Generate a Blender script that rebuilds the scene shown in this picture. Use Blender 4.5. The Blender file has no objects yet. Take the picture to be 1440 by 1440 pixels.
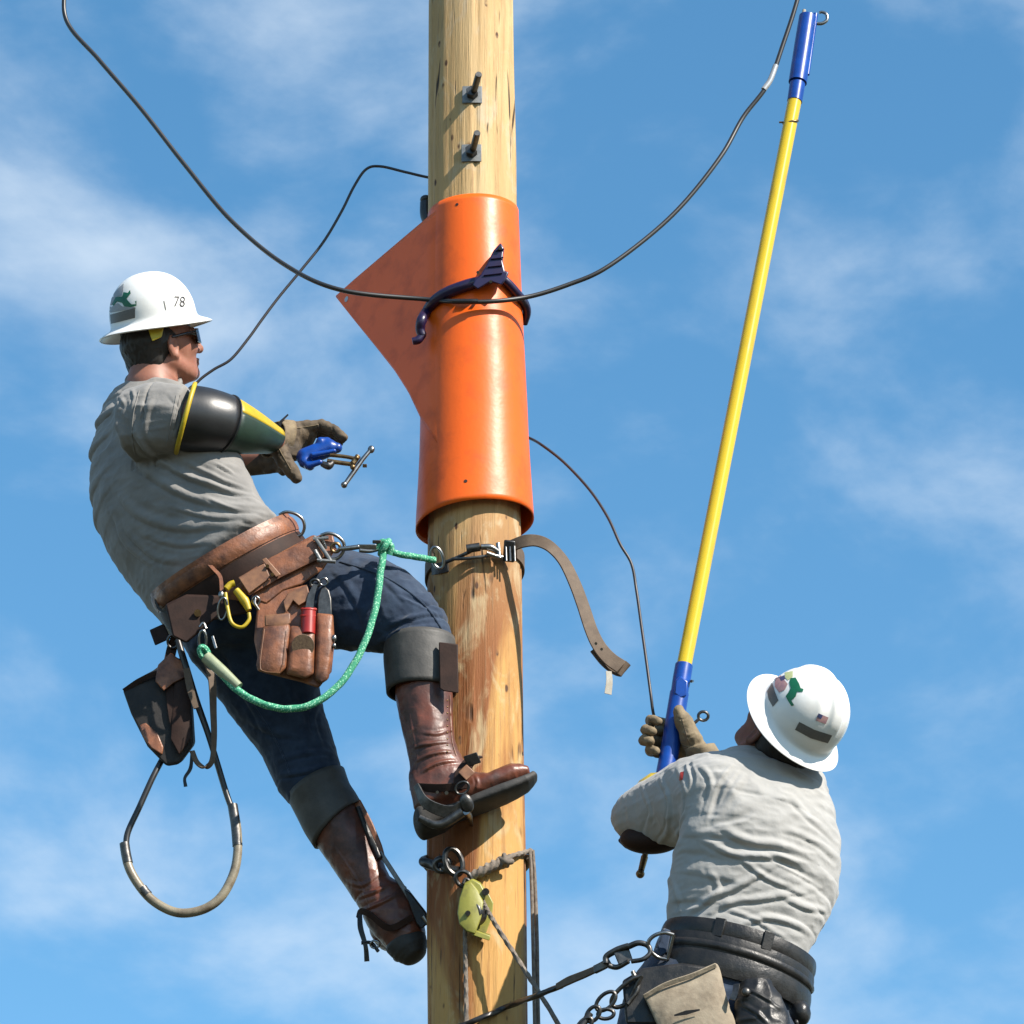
import bpy, bmesh, math, random
import numpy as np
from mathutils import Vector, Matrix
from mathutils.bvhtree import BVHTree
random.seed(7); rng = np.random.default_rng(7)
scene = bpy.context.scene
COL = scene.collection

# ------------------------------------------------------------------ camera
ELEV = math.radians(27.0); DIST = 12.0; FPX = 6000.0
Rv = Vector((1, 0, 0)); Dv = Vector((0, math.cos(ELEV), math.sin(ELEV))); Uv = Vector((0, -math.sin(ELEV), math.cos(ELEV)))
TGT = Vector((0, 0, 7.05)); CAM = TGT - Dv * DIST
cd = bpy.data.cameras.new('camera'); cam = bpy.data.objects.new('camera', cd); COL.objects.link(cam)
cd.sensor_width = 36; cd.lens = 150; cd.clip_end = 5000; cd.clip_start = 0.1
cam.location = CAM; cam.rotation_euler = (math.radians(90) + ELEV, 0, 0)
scene.camera = cam

# ------------------------------------------------------------------ light
SUN_AZ = math.radians(52); SUN_EL = math.radians(41)     # azimuth: to the right of the direction behind the camera
SD = Vector((math.sin(SUN_AZ) * math.cos(SUN_EL), -math.cos(SUN_AZ) * math.cos(SUN_EL), math.sin(SUN_EL)))
sl = bpy.data.lights.new('sun', 'SUN'); sl.energy = 5.0; sl.angle = math.radians(0.53); sl.color = (1, 0.93, 0.83)
so = bpy.data.objects.new('sun', sl); COL.objects.link(so); so.rotation_euler = SD.to_track_quat('Z', 'Y').to_euler()
so.location = (4, -4, 14)
world = bpy.data.worlds.new('World'); scene.world = world; world.use_nodes = True
wn = world.node_tree; wn.nodes.clear()
def WN(t, **k):
    n = wn.nodes.new(t)
    for a, b in k.items(): setattr(n, a, b)
    return n
sky = WN('ShaderNodeTexSky', sky_type='NISHITA', sun_disc=False)
sky.sun_elevation = SUN_EL; sky.sun_rotation = math.atan2(SD.x, SD.y); sky.air_density = 1.0; sky.dust_density = 0.1; sky.ozone_density = 1.6
wtc = WN('ShaderNodeTexCoord')
hsv = WN('ShaderNodeHueSaturation'); hsv.inputs['Saturation'].default_value = 1.24; hsv.inputs['Hue'].default_value = 0.488; hsv.inputs['Value'].default_value = 1.08
wn.links.new(sky.outputs[0], hsv.inputs['Color'])
map1 = WN('ShaderNodeMapping'); map1.inputs['Scale'].default_value = (13, 13, 21); map1.inputs['Rotation'].default_value = (0.25, 0.5, 0); map1.inputs['Location'].default_value = (3.1, 0.4, 7.7)
nz = WN('ShaderNodeTexNoise'); nz.inputs['Scale'].default_value = 1.0; nz.inputs['Detail'].default_value = 9; nz.inputs['Roughness'].default_value = 0.53; nz.inputs['Distortion'].default_value = 0.15
wn.links.new(wtc.outputs['Generated'], map1.inputs[0]); wn.links.new(map1.outputs[0], nz.inputs['Vector'])
rp = WN('ShaderNodeMapRange'); rp.interpolation_type = 'SMOOTHSTEP'
for i, v in zip((1, 2, 3, 4), (0.41, 0.80, 0.0, 0.70)): rp.inputs[i].default_value = v
wn.links.new(nz.outputs[0], rp.inputs[0])
mixc = WN('ShaderNodeMixRGB'); mixc.inputs[2].default_value = (4.3, 4.9, 5.5, 1)
wn.links.new(rp.outputs[0], mixc.inputs[0]); wn.links.new(hsv.outputs[0], mixc.inputs[1])
bg = WN('ShaderNodeBackground'); bg.inputs['Strength'].default_value = 0.101
wo = WN('ShaderNodeOutputWorld')
wn.links.new(mixc.outputs[0], bg.inputs[0]); wn.links.new(bg.outputs[0], wo.inputs[0])
vs = scene.view_settings
vs.view_transform = 'Standard'; vs.look = 'None'; vs.gamma = 1; vs.exposure = 0.95; vs.use_curve_mapping = False

# ------------------------------------------------------------------ space helpers
q = 0.002                                   # metres per photo pixel near the pole
DSH = 0.0                                   # how much nearer than noted the current group stands
def P(px, py, Y=0.0):
    Y = Y - DSH
    r = Dv + Rv * ((px - 720) / FPX) + Uv * ((720 - py) / FPX)
    t = (Y - CAM.y) / r.y
    return CAM + r * t
def PL(lst, Y=0.0):
    return [P(a[0], a[1], a[2] if len(a) > 2 else Y) for a in lst]
pt0 = P(663.5, 0, 0); pt1 = P(671, 1440, 0)
def px_scale(p): return FPX / (p - CAM).dot(Dv)
r0 = 59.0 / px_scale(pt0); r1 = 71.0 / px_scale(pt1)
def pole_x(z): return pt0.x + (pt1.x - pt0.x) * (z - pt0.z) / (pt1.z - pt0.z)
def pole_r(z): return r0 + (r1 - r0) * (z - pt0.z) / (pt1.z - pt0.z)
def on_pole(px, py, extra=0.0, rad=None):
    Y = -0.12
    for _ in range(6):
        p = P(px, py, Y + DSH); R = (rad(p.z) if rad else pole_r(p.z)) + extra
        dx = p.x - pole_x(p.z); Y = -math.sqrt(max(R * R - dx * dx, 0))
    return P(px, py, Y + DSH)

# ------------------------------------------------------------------ object helpers
ORG = {}
def props(o, label=None, cat=None, group=None, kind=None):
    if label: o['label'] = label
    if cat: o['category'] = cat
    if group: o['group'] = group
    if kind: o['kind'] = kind
    return o
def thing(name, loc, label, cat, group=None):
    o = bpy.data.objects.new(name, None); o.empty_display_size = 0.1; COL.objects.link(o)
    o.location = loc; ORG[o] = Vector(loc); return props(o, label, cat, group)
def finish(name, V, F, mat, parent=None, smooth=True, sharp=45, bevel=0, bseg=2, sub=0, solid=0, soff=0):
    V = np.asarray([tuple(v) for v in V], dtype=float) if not isinstance(V, np.ndarray) else V
    if parent is not None: org = ORG[parent]
    else: org = Vector(V.mean(axis=0))
    me = bpy.data.meshes.new(name)
    me.from_pydata((V - np.array(org)).tolist(), [], F if isinstance(F, list) else F.tolist()); me.update()
    if smooth:
        me.polygons.foreach_set('use_smooth', [True] * len(me.polygons))
        if sharp < 180: me.set_sharp_from_angle(angle=math.radians(sharp))
    o = bpy.data.objects.new(name, me); COL.objects.link(o); ORG[o] = org
    if mat: me.materials.append(mat)
    if parent is None: o.location = org
    else: o.parent = parent
    if solid:
        m = o.modifiers.new('thick', 'SOLIDIFY'); m.thickness = solid; m.offset = soff
    if bevel:
        m = o.modifiers.new('round', 'BEVEL'); m.width = bevel; m.segments = bseg; m.limit_method = 'ANGLE'; m.angle_limit = math.radians(35)
    if sub:
        m = o.modifiers.new('sub', 'SUBSURF'); m.levels = sub; m.render_levels = sub
    return o
def catmull(pts, n):
    pts = [Vector(p) for p in pts]
    if len(pts) < 3: return [pts[0].lerp(pts[1], i / n) for i in range(n + 1)]
    out = []
    m = len(pts) - 1
    for s in range(n + 1):
        u = s / n * m; i = min(int(u), m - 1); t = u - i
        p1, p2 = pts[i], pts[i + 1]
        p0 = pts[i - 1] if i > 0 else p1 * 2 - p2
        p3 = pts[i + 2] if i + 2 <= m else p2 * 2 - p1
        out.append(0.5 * ((2 * p1) + (p2 - p0) * t + (2 * p0 - 5 * p1 + 4 * p2 - p3) * t * t + (3 * p1 - p0 - 3 * p2 + p3) * t ** 3))
    return out
def interp(vals, n):
    xs = np.linspace(0, 1, len(vals)); return np.interp(np.linspace(0, 1, n + 1), xs, vals)
class G:
    def __init__(s): s.V = []; s.F = []
    def tube(s, pts, r, seg=10, n=None, cap=True, closed=False, twist=None):
        if closed: pts = list(pts)
        n = n or max(2, (len(pts) - 1) * 8)
        if closed:
            k = len(pts); ext = [pts[-2], pts[-1]] + list(pts) + [pts[0], pts[1], pts[2]]
            allp = catmull(ext, (len(ext) - 1) * 8); path = allp[16:16 + 8 * k]
        elif len(pts) == 2 and n <= 2: path = [Vector(p) for p in pts]
        else: path = catmull(pts, n)
        rr = interp(r, len(path) - 1) if hasattr(r, '__len__') else [r] * len(path)
        L = len(path); b = len(s.V); nrm = None
        for i, p in enumerate(path):
            if closed: t = (path[(i + 1) % L] - path[i - 1])
            else: t = path[min(i + 1, L - 1)] - path[max(i - 1, 0)]
            t.normalize()
            if nrm is None: nrm = t.cross(Vector((0.3, 0.5, 0.81))).normalized()
            nrm = (nrm - t * nrm.dot(t)).normalized(); bn = t.cross(nrm)
            for k in range(seg):
                a = 2 * math.pi * k / seg
                rad = rr[i]
                if twist: rad *= 1 + twist[0] * math.cos(twist[1] * a + twist[2] * i)
                s.V.append(p + nrm * math.cos(a) * rad + bn * math.sin(a) * rad)
        for i in range(L if closed else L - 1):
            j = (i + 1) % L
            for k in range(seg):
                k2 = (k + 1) % seg
                s.F.append((b + i * seg + k, b + i * seg + k2, b + j * seg + k2, b + j * seg + k))
        if cap and not closed:
            s.F.append(tuple(b + k for k in range(seg))[::-1]); s.F.append(tuple(b + (L - 1) * seg + k for k in range(seg)))
        return s
    def strap(s, pts, w, t, wdir, n=None):
        """flat strap: width w along wdir (vector or list), thickness t"""
        n = n or max(2, (len(pts) - 1) * 8); path = catmull(pts, n); L = len(path)
        wd = wdir if isinstance(wdir, list) else [wdir] * 2
        wd = catmull([Vector(x) for x in wd], L - 1) if len(wd) > 2 else [Vector(wd[0]).lerp(Vector(wd[1]), i / (L - 1)) for i in range(L)]
        ww = interp(w, L - 1) if hasattr(w, '__len__') else [w] * L
        b = len(s.V)
        for i, p in enumerate(path):
            T = (path[min(i + 1, L - 1)] - path[max(i - 1, 0)]).normalized()
            W = (wd[i] - T * wd[i].dot(T)).normalized(); N = T.cross(W)
            for a, c in ((-.5, -.5), (.5, -.5), (.5, .5), (-.5, .5)): s.V.append(p + W * ww[i] * a + N * t * c)
        for i in range(L - 1):
            for k in range(4):
                k2 = (k + 1) % 4; s.F.append((b + i * 4 + k, b + i * 4 + k2, b + i * 4 + 4 + k2, b + i * 4 + 4 + k))
        s.F.append((b + 3, b + 2, b + 1, b)); e = b + 4 * (L - 1); s.F.append((e, e + 1, e + 2, e + 3)); return s
    def box(s, c, ax, ay, az):
        c = Vector(c); b = len(s.V)
        for z in (-1, 1):
            for x, y in ((-1, -1), (1, -1), (1, 1), (-1, 1)): s.V.append(c + ax * x + ay * y + az * z)
        s.F += [(b, b + 3, b + 2, b + 1), (b + 4, b + 5, b + 6, b + 7)]
        for k in range(4):
            k2 = (k + 1) % 4; s.F.append((b + k, b + k2, b + 4 + k2, b + 4 + k))
        return s
    def prism(s, px, Y, th, back=None, bulge=0):
        """outline of the thing's near face, thickness th away from the viewer"""
        pts = PL(px, Y); back = (back or Dv) * th; b = len(s.V); n = len(pts)
        ar = sum(px[i][0] * px[(i + 1) % n][1] - px[(i + 1) % n][0] * px[i][1] for i in range(n))
        if ar > 0: pts = pts[::-1]
        cen = sum(pts, Vector()) / n
        s.V += pts + [p + back for p in pts]
        for k in range(n):
            k2 = (k + 1) % n; s.F.append((b + k, b + n + k, b + n + k2, b + k2))
        if bulge:
            mid = [p.lerp(cen, 0.35) - Dv * bulge for p in pts]; m = len(s.V); s.V += mid + [cen - Dv * bulge * 1.15]
            for k in range(n):
                k2 = (k + 1) % n; s.F.append((b + k, b + k2, m + k2, m + k)); s.F.append((m + k, m + k2, m + n))
        else: s.F.append(tuple(b + k for k in range(n)))
        s.F.append(tuple(b + n + k for k in range(n))[::-1]); return s
    def ball(s, c, r, ax=None, seg=12, rings=8):
        c = Vector(c); r = r if hasattr(r, '__len__') else (r, r, r); ax = ax or (Vector((1, 0, 0)), Vector((0, 1, 0)), Vector((0, 0, 1)))
        b = len(s.V)
        for i in range(rings + 1):
            th = math.pi * i / rings
            for k in range(seg):
                a = 2 * math.pi * k / seg
                s.V.append(c + ax[0] * r[0] * math.sin(th) * math.cos(a) + ax[1] * r[1] * math.sin(th) * math.sin(a) + ax[2] * r[2] * math.cos(th))
        for i in range(rings):
            for k in range(seg):
                k2 = (k + 1) % seg; s.F.append((b + i * seg + k, b + (i + 1) * seg + k, b + (i + 1) * seg + k2, b + i * seg + k2))
        return s
    def cyl(s, a, b_, r, seg=16, r2=None):
        return s.tube([a, b_], [r, r if r2 is None else r2], seg, n=1)
    def ring(s, c, ax, ay, ra, rb, r, seg=8, n=28, a0=0, a1=None):
        c = Vector(c)
        if a1 is None:
            pts = [c + ax * ra * math.cos(2 * math.pi * i / n) + ay * rb * math.sin(2 * math.pi * i / n) for i in range(n)]
            L = n; b = len(s.V)
            for i, p in enumerate(pts):
                t = (pts[(i + 1) % L] - pts[i - 1]).normalized(); nn = ax.cross(ay).normalized(); bn = t.cross(nn)
                for k in range(seg):
                    a = 2 * math.pi * k / seg; s.V.append(p + nn * math.cos(a) * r + bn * math.sin(a) * r)
            for i in range(L):
                j = (i + 1) % L
                for k in range(seg):
                    k2 = (k + 1) % seg; s.F.append((b + i * seg + k, b + i * seg + k2, b + j * seg + k2, b + j * seg + k))
            return s
        pts = [c + ax * ra * math.cos(a0 + (a1 - a0) * i / n) + ay * rb * math.sin(a0 + (a1 - a0) * i / n) for i in range(n + 1)]
        return s.tube(pts, r, seg, n=n)
    def loft(s, st, th=0.0, seg=40, sub=4, cap=False, asm=1.0):
        """st: stations ((Lx,Ly),(Rx,Ry),Y,depth_half) -> elliptical shell between outline edges"""
        secs = stations(st, sub); b = len(s.V); n = len(secs)
        for c, u, v, a, d in secs:
            for k in range(seg):
                an = 2 * math.pi * k / seg; s.V.append(c + u * a * math.cos(an) + v * d * math.sin(an))
        for i in range(n - 1):
            for k in range(seg):
                k2 = (k + 1) % seg; s.F.append((b + i * seg + k, b + (i + 1) * seg + k, b + (i + 1) * seg + k2, b + i * seg + k2))
        if cap:
            s.F.append(tuple(b + k for k in range(seg))); s.F.append(tuple(b + (n - 1) * seg + k for k in range(seg))[::-1])
        return s
    def build(s, name, mat, parent=None, **k): return finish(name, s.V, s.F, mat, parent, **k)
def stations(st, sub):
    L = [P(a[0][0], a[0][1], a[2]) for a in st]; R = [P(a[1][0], a[1][1], a[2]) for a in st]
    n = (len(st) - 1) * sub
    L2 = catmull(L, n); R2 = catmull(R, n); dd = interp([a[3] for a in st], n); out = []
    cs = [(l + r) / 2 for l, r in zip(L2, R2)]
    for i in range(n + 1):
        u = R2[i] - L2[i]; a = u.length / 2; u.normalize()
        t = (cs[min(i + 1, n)] - cs[max(i - 1, 0)]).normalized()
        v = u.cross(t).normalized()
        rot = float(np.interp(i / sub, range(len(st)), [x[4] for x in st])) if len(st[0]) > 4 else 0
        if rot:
            ph = math.radians(rot); rt = st[0][5]; A = a / math.sqrt(math.cos(ph) ** 2 + (rt * math.sin(ph)) ** 2)
            u, v = u * math.cos(ph) + v * math.sin(ph), v * math.cos(ph) - u * math.sin(ph); out.append((cs[i], u, v, A, A * rt))
        else: out.append((cs[i], u, v, a, dd[i]))
    return out

# ------------------------------------------------------------------ implicit surfaces (bodies, clothes, gloves, boots)
def bb(x0, x1, y0, y1, Ya, Yb):
    c = [P(x, y, Y) for x in (x0, x1) for y in (y0, y1) for Y in (Ya, Yb)]
    return tuple(min(p[i] for p in c) for i in range(3)), tuple(max(p[i] for p in c) for i in range(3))
class Field:
    def __init__(s, lo, hi, h):
        s.h = h; s.lo = np.array(lo, float); s.n = np.ceil((np.array(hi) - s.lo) / h).astype(int) + 1
        s.F = np.full(s.n, 0.3, np.float32); s.ax = [s.lo[i] + h * np.arange(s.n[i]) for i in range(3)]
    def _sub(s, lo, hi, pad):
        i0 = np.clip(np.floor((np.array(lo) - pad - s.lo) / s.h).astype(int), 0, s.n); i1 = np.clip(np.ceil((np.array(hi) + pad - s.lo) / s.h).astype(int) + 1, 0, s.n)
        sl_ = tuple(slice(a, b) for a, b in zip(i0, i1))
        X, Y, Z = np.meshgrid(s.ax[0][sl_[0]], s.ax[1][sl_[1]], s.ax[2][sl_[2]], indexing='ij')
        return sl_, X, Y, Z
    def _comb(s, sl_, d, k):
        f = s.F[sl_]
        if k <= 0: s.F[sl_] = np.minimum(f, d); return
        hh = np.clip(0.5 + 0.5 * (f - d) / k, 0, 1); s.F[sl_] = f * (1 - hh) + d * hh - k * hh * (1 - hh)
    def cone(s, a, b, ra, rb, k=0.01):
        a = np.array(a); b = np.array(b); R = max(ra, rb)
        sl_, X, Y, Z = s._sub(np.minimum(a, b) - R, np.maximum(a, b) + R, 0.03)
        if X.size == 0: return
        d = b - a; L2 = max(d @ d, 1e-9); t = np.clip(((X - a[0]) * d[0] + (Y - a[1]) * d[1] + (Z - a[2]) * d[2]) / L2, 0, 1)
        dist = np.sqrt((X - a[0] - t * d[0]) ** 2 + (Y - a[1] - t * d[1]) ** 2 + (Z - a[2] - t * d[2]) ** 2) - (ra + (rb - ra) * t)
        s._comb(sl_, dist, k)
    def chain(s, pts, rs, k=0.006):
        for i in range(len(pts) - 1): s.cone(pts[i], pts[i + 1], rs[i], rs[i + 1], k)
    def ell(s, c, axes, r, k=0.01, cut=False):
        c = np.array(c); R = max(r); sl_, X, Y, Z = s._sub(c - R, c + R, 0.03)
        if X.size == 0: return
        X = X - c[0]; Y = Y - c[1]; Z = Z - c[2]; k0 = 0; k1 = 0
        for v, rr in zip(axes, r):
            w = X * v[0] + Y * v[1] + Z * v[2]; k0 = k0 + (w / rr) ** 2; k1 = k1 + (w / rr ** 2) ** 2
        k0 = np.sqrt(k0); k1 = np.sqrt(k1) + 1e-9; d = k0 * (k0 - 1) / k1
        if cut: s.F[sl_] = np.maximum(s.F[sl_], -d)
        else: s._comb(sl_, d, k)
    def loft(s, st, k=0.02, shrink=0.0, sub=2, cap=0.35, pw=2.0):
        secs = stations(st, sub); T = np.full(s.n, 9.0, np.float32)
        for i in range(len(secs) - 1):
            c0, u0, v0, a0, d0 = secs[i]; c1, u1, v1, a1, d1 = secs[i + 1]
            a0 = max(a0 - shrink, .01); a1 = max(a1 - shrink, .01); d0 = max(d0 - shrink, .01); d1 = max(d1 - shrink, .01)
            R = max(a0, a1, d0, d1); lo = np.minimum(c0, c1) - R; hi = np.maximum(c0, c1) + R
            sl_, X, Y, Z = s._sub(lo, hi, 0.02)
            if X.size == 0: continue
            c0 = np.array(c0); c1 = np.array(c1); d = c1 - c0; L2 = max(d @ d, 1e-9)
            t = np.clip(((X - c0[0]) * d[0] + (Y - c0[1]) * d[1] + (Z - c0[2]) * d[2]) / L2, 0, 1)
            qx = X - c0[0] - t * d[0]; qy = Y - c0[1] - t * d[1]; qz = Z - c0[2] - t * d[2]
            um = (u0 + u1).normalized(); ax = Vector(d).normalized(); um = (um - ax * um.dot(ax)).normalized(); vm = um.cross(ax)
            a = a0 + (a1 - a0) * t; b = d0 + (d1 - d0) * t; c = np.minimum(a, b) * cap
            pu = qx * um[0] + qy * um[1] + qz * um[2]; pv = qx * vm[0] + qy * vm[1] + qz * vm[2]; pe = qx * ax[0] + qy * ax[1] + qz * ax[2]
            k0 = (np.abs(pu / a) ** pw + np.abs(pv / b) ** pw) ** (2 / pw) + (pe / c) ** 2; k0 = np.sqrt(k0)
            k1 = np.sqrt((pu / a ** 2) ** 2 + (pv / b ** 2) ** 2 + (pe / c ** 2) ** 2) + 1e-9
            T[sl_] = np.minimum(T[sl_], k0 * (k0 - 1) / k1)
        w = np.argwhere(T < 8)
        if len(w):
            sl_ = tuple(slice(a, b + 1) for a, b in zip(w.min(0), w.max(0))); s._comb(sl_, T[sl_], k)
    def mesh(s):
        F = s.F; ins = F < 0
        c = ins[:-1, :-1, :-1].astype(np.int8)
        tot = np.zeros_like(c)
        for a in (0, 1):
            for b in (0, 1):
                for d in (0, 1):
                    tot += ins[a:F.shape[0] - 1 + a, b:F.shape[1] - 1 + b, d:F.shape[2] - 1 + d]
        act = np.argwhere((tot > 0) & (tot < 8)); N = len(act)
        idx = np.full(tot.shape, -1, np.int32); idx[tuple(act.T)] = np.arange(N)
        acc = np.zeros((N, 3)); cnt = np.zeros(N)
        cor = [(a, b, d) for a in (0, 1) for b in (0, 1) for d in (0, 1)]
        for p in cor:
            for a in range(3):
                if p[a] == 1: continue
                p2 = list(p); p2[a] = 1
                f0 = F[act[:, 0] + p[0], act[:, 1] + p[1], act[:, 2] + p[2]]; f1 = F[act[:, 0] + p2[0], act[:, 1] + p2[1], act[:, 2] + p2[2]]
                m = (f0 < 0) != (f1 < 0); t = np.where(m, f0 / np.where(m, f0 - f1, 1), 0)
                pos = np.tile(np.array(p, float), (N, 1)); pos[:, a] += t
                acc[m] += pos[m]; cnt[m] += 1
        V = s.lo + s.h * (act + acc / cnt[:, None]); faces = []
        for a in range(3):
            sl0 = [slice(1, -1)] * 3; sl1 = [slice(1, -1)] * 3; sl0[a] = slice(0, -1); sl1[a] = slice(1, None)
            i0 = ins[tuple(sl0)]; i1 = ins[tuple(sl1)]
            e = np.argwhere(i0 != i1)
            if len(e) == 0: continue
            off = np.ones(3, int); off[a] = 0; e = e + off
            b, c_ = (a + 1) % 3, (a + 2) % 3
            def cell(db, dc):
                g = e.copy(); g[:, b] -= db; g[:, c_] -= dc; return idx[tuple(g.T)]
            qd = np.stack([cell(1, 1), cell(0, 1), cell(0, 0), cell(1, 0)], 1)
            fl = ins[tuple((e).T)]
            qd[~fl] = qd[~fl][:, ::-1]; qd = qd[(qd >= 0).all(1)]; faces.append(qd)
        return V, np.concatenate(faces)
def vnoise(Pn, seed=0):
    i = np.floor(Pn).astype(np.int64); f = Pn - i; f = f * f * (3 - 2 * f); out = 0
    for a in (0, 1):
        for b in (0, 1):
            for c in (0, 1):
                h = (i[:, 0] + a) * 374761393 + (i[:, 1] + b) * 668265263 + (i[:, 2] + c) * 2147483647 + seed * 1274126177
                h = (h ^ (h >> 13)) * 1274126177 & 0xffffffff; h = ((h ^ (h >> 16)) & 0xffff) / 65535.0
                w = (f[:, 0] if a else 1 - f[:, 0]) * (f[:, 1] if b else 1 - f[:, 1]) * (f[:, 2] if c else 1 - f[:, 2]); out = out + w * h
    return out * 2 - 1
def vert_normals(V, F):
    n = np.cross(V[F[:, 2]] - V[F[:, 0]], V[F[:, 3]] - V[F[:, 1]]); N = np.zeros_like(V)
    for k in range(4): np.add.at(N, F[:, k], n)
    return N / (np.linalg.norm(N, axis=1)[:, None] + 1e-12)
def bvh_of(V, F): return BVHTree.FromPolygons([tuple(v) for v in V], [tuple(f) for f in F])
def ray(bvh, px, py):
    r = (Dv + Rv * ((px - 720) / FPX) + Uv * ((720 - py) / FPX)).normalized()
    h = bvh.ray_cast(CAM, r); return h[0], h[1]
def folds(V, F, lst, noise=None):
    """cloth folds laid along curves that lie on the cloth: (points, height, width)"""
    bv = bvh_of(V, F); N = vert_normals(V, F); disp = np.zeros(len(V))
    for pts, A, w in lst:
        h = [ray(bv, *p)[0] for p in pts]; h = [x for x in h if x is not None]
        if len(h) < 2: continue
        path = np.array(catmull(h, (len(h) - 1) * 8)); lo = path.min(0) - 3 * w; hi = path.max(0) + 3 * w
        m = ((V > lo) & (V < hi)).all(1); Q = V[m]; best = np.full(len(Q), 9.0); par = np.zeros(len(Q)); sg = np.zeros(len(Q)); n = len(path) - 1
        for i in range(n):
            a = path[i]; d = path[i + 1] - a; t = np.clip((Q - a) @ d / (d @ d + 1e-12), 0, 1); dv = Q - a - t[:, None] * d; dd = np.linalg.norm(dv, axis=1)
            u = dd < best; best[u] = dd[u]; par[u] = (i + t[u]) / n
            cr = np.cross(d / np.linalg.norm(d), N[m][u]); sg[u] = np.einsum('ij,ij->i', cr, dv[u])
        tap = np.sin(np.pi * np.clip(par, 0.02, 0.98)) ** 0.6
        x = sg / w
        prof = 0.8 * np.exp(-(best / w) ** 2) - 0.62 * np.exp(-(((x - 1.25) / 0.5) ** 2)) * (best < 2.6 * w) - 0.25 * np.exp(-(((x + 1.5) / 0.7) ** 2)) * (best < 2.6 * w)
        disp[m] += A * tap * prof
    if noise:
        for sc, amp, seed in noise:
            disp += amp * (1 - 2 * np.abs(vnoise(V * np.array(sc), seed)))
    return V + N * disp[:, None]
def decal(name, polys, bvh, mat, parent, off=0.0008, step=3.0):
    """flat print or tape lying on a curved shell"""
    bm = bmesh.new()
    for poly in polys:
        f = bm.faces.new([bm.verts.new((x, y, 0)) for x, y in poly])
    bmesh.ops.triangulate(bm, faces=bm.faces[:])
    for _ in range(4):
        es = [e for e in bm.edges if e.calc_length() > step]
        if not es: break
        bmesh.ops.subdivide_edges(bm, edges=es, cuts=1); bmesh.ops.triangulate(bm, faces=bm.faces[:])
    bm.verts.index_update(); V = []; ok = {}
    for v in bm.verts:
        p, n = ray(bvh, v.co.x, v.co.y)
        if p is None: continue
        if n.dot(Dv) > 0: n = -n
        ok[v.index] = len(V); V.append(p + n * off)
    F = []
    for f in bm.faces:
        if all(v.index in ok for v in f.verts): 
            t = [ok[v.index] for v in f.verts]; 
            a, b, c = V[t[0]], V[t[1]], V[t[2]]
            if (b - a).cross(c - a).dot(Dv) > 0: t = t[::-1]
            F.append(tuple(t))
    bm.free()
    return finish(name, V, F, mat, parent, sharp=180) if F else None

# ------------------------------------------------------------------ materials
ALB = 0.55
def mat(name, col, rough=0.6, col2=None, nscale=20, ndet=5, bump=0.0, bscale=200, metal=0, spec=0.5, stretch=(1, 1, 1), contrast=(0.35, 0.65), bump2=0, b2scale=30, coat=0, sheen=0, rvar=0.0):
    col = tuple(ALB * c for c in col); col2 = None if col2 is None else tuple(ALB * c for c in col2)
    m = bpy.data.materials.new(name); m.use_nodes = True; nt = m.node_tree; bs = nt.nodes['Principled BSDF']; L = nt.links
    bs.inputs['Base Color'].default_value = (*col, 1); bs.inputs['Roughness'].default_value = rough; bs.inputs['Metallic'].default_value = metal
    bs.inputs['Specular IOR Level'].default_value = spec; bs.inputs['Coat Weight'].default_value = coat; bs.inputs['Coat Roughness'].default_value = 0.15; bs.inputs['Sheen Weight'].default_value = sheen
    tc = nt.nodes.new('ShaderNodeTexCoord'); mp = nt.nodes.new('ShaderNodeMapping'); mp.inputs['Scale'].default_value = stretch; L.new(tc.outputs['Object'], mp.inputs[0])
    if col2 is not None:
        n = nt.nodes.new('ShaderNodeTexNoise'); n.inputs['Scale'].default_value = nscale; n.inputs['Detail'].default_value = ndet; n.inputs['Roughness'].default_value = 0.6; L.new(mp.outputs[0], n.inputs['Vector'])
        r = nt.nodes.new('ShaderNodeMapRange'); r.inputs[1].default_value, r.inputs[2].default_value = contrast; L.new(n.outputs[0], r.inputs[0])
        x = nt.nodes.new('ShaderNodeMixRGB'); x.inputs[1].default_value = (*col, 1); x.inputs[2].default_value = (*col2, 1); L.new(r.outputs[0], x.inputs[0]); L.new(x.outputs[0], bs.inputs['Base Color'])
        if rvar:
            rr = nt.nodes.new('ShaderNodeMapRange'); rr.inputs[3].default_value = rough - rvar; rr.inputs[4].default_value = rough + rvar; L.new(r.outputs[0], rr.inputs[0]); L.new(rr.outputs[0], bs.inputs['Roughness'])
    prev = None
    for amt, sc in ((bump2, b2scale), (bump, bscale)):
        if amt:
            n = nt.nodes.new('ShaderNodeTexNoise'); n.inputs['Scale'].default_value = sc; n.inputs['Detail'].default_value = 4; L.new(mp.outputs[0], n.inputs['Vector'])
            b = nt.nodes.new('ShaderNodeBump'); b.inputs['Strength'].default_value = amt; b.inputs['Distance'].default_value = 0.3 / sc; L.new(n.outputs[0], b.inputs['Height'])
            if prev: L.new(prev.outputs[0], b.inputs['Normal'])
            prev = b
    if prev: L.new(prev.outputs[0], bs.inputs['Normal'])
    return m
M = {}
M['shirt'] = mat('grey_cotton', (0.39, 0.372, 0.352), 0.9, (0.32, 0.306, 0.29), 14, bump=0.25, bscale=700, bump2=0.25, b2scale=45, spec=0.2, sheen=0.15)
M['shirt2'] = mat('pale_grey_cotton', (0.58, 0.568, 0.545), 0.9, (0.52, 0.508, 0.485), 14, bump=0.25, bscale=700, bump2=0.25, b2scale=45, spec=0.2, sheen=0.15)
M['jeans'] = mat('navy_denim', (0.018, 0.038, 0.082), 0.85, (0.048, 0.082, 0.145), 26, bump=0.4, bscale=900, bump2=0.3, b2scale=50, spec=0.25, sheen=0.2, contrast=(0.35, 0.75))
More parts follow.
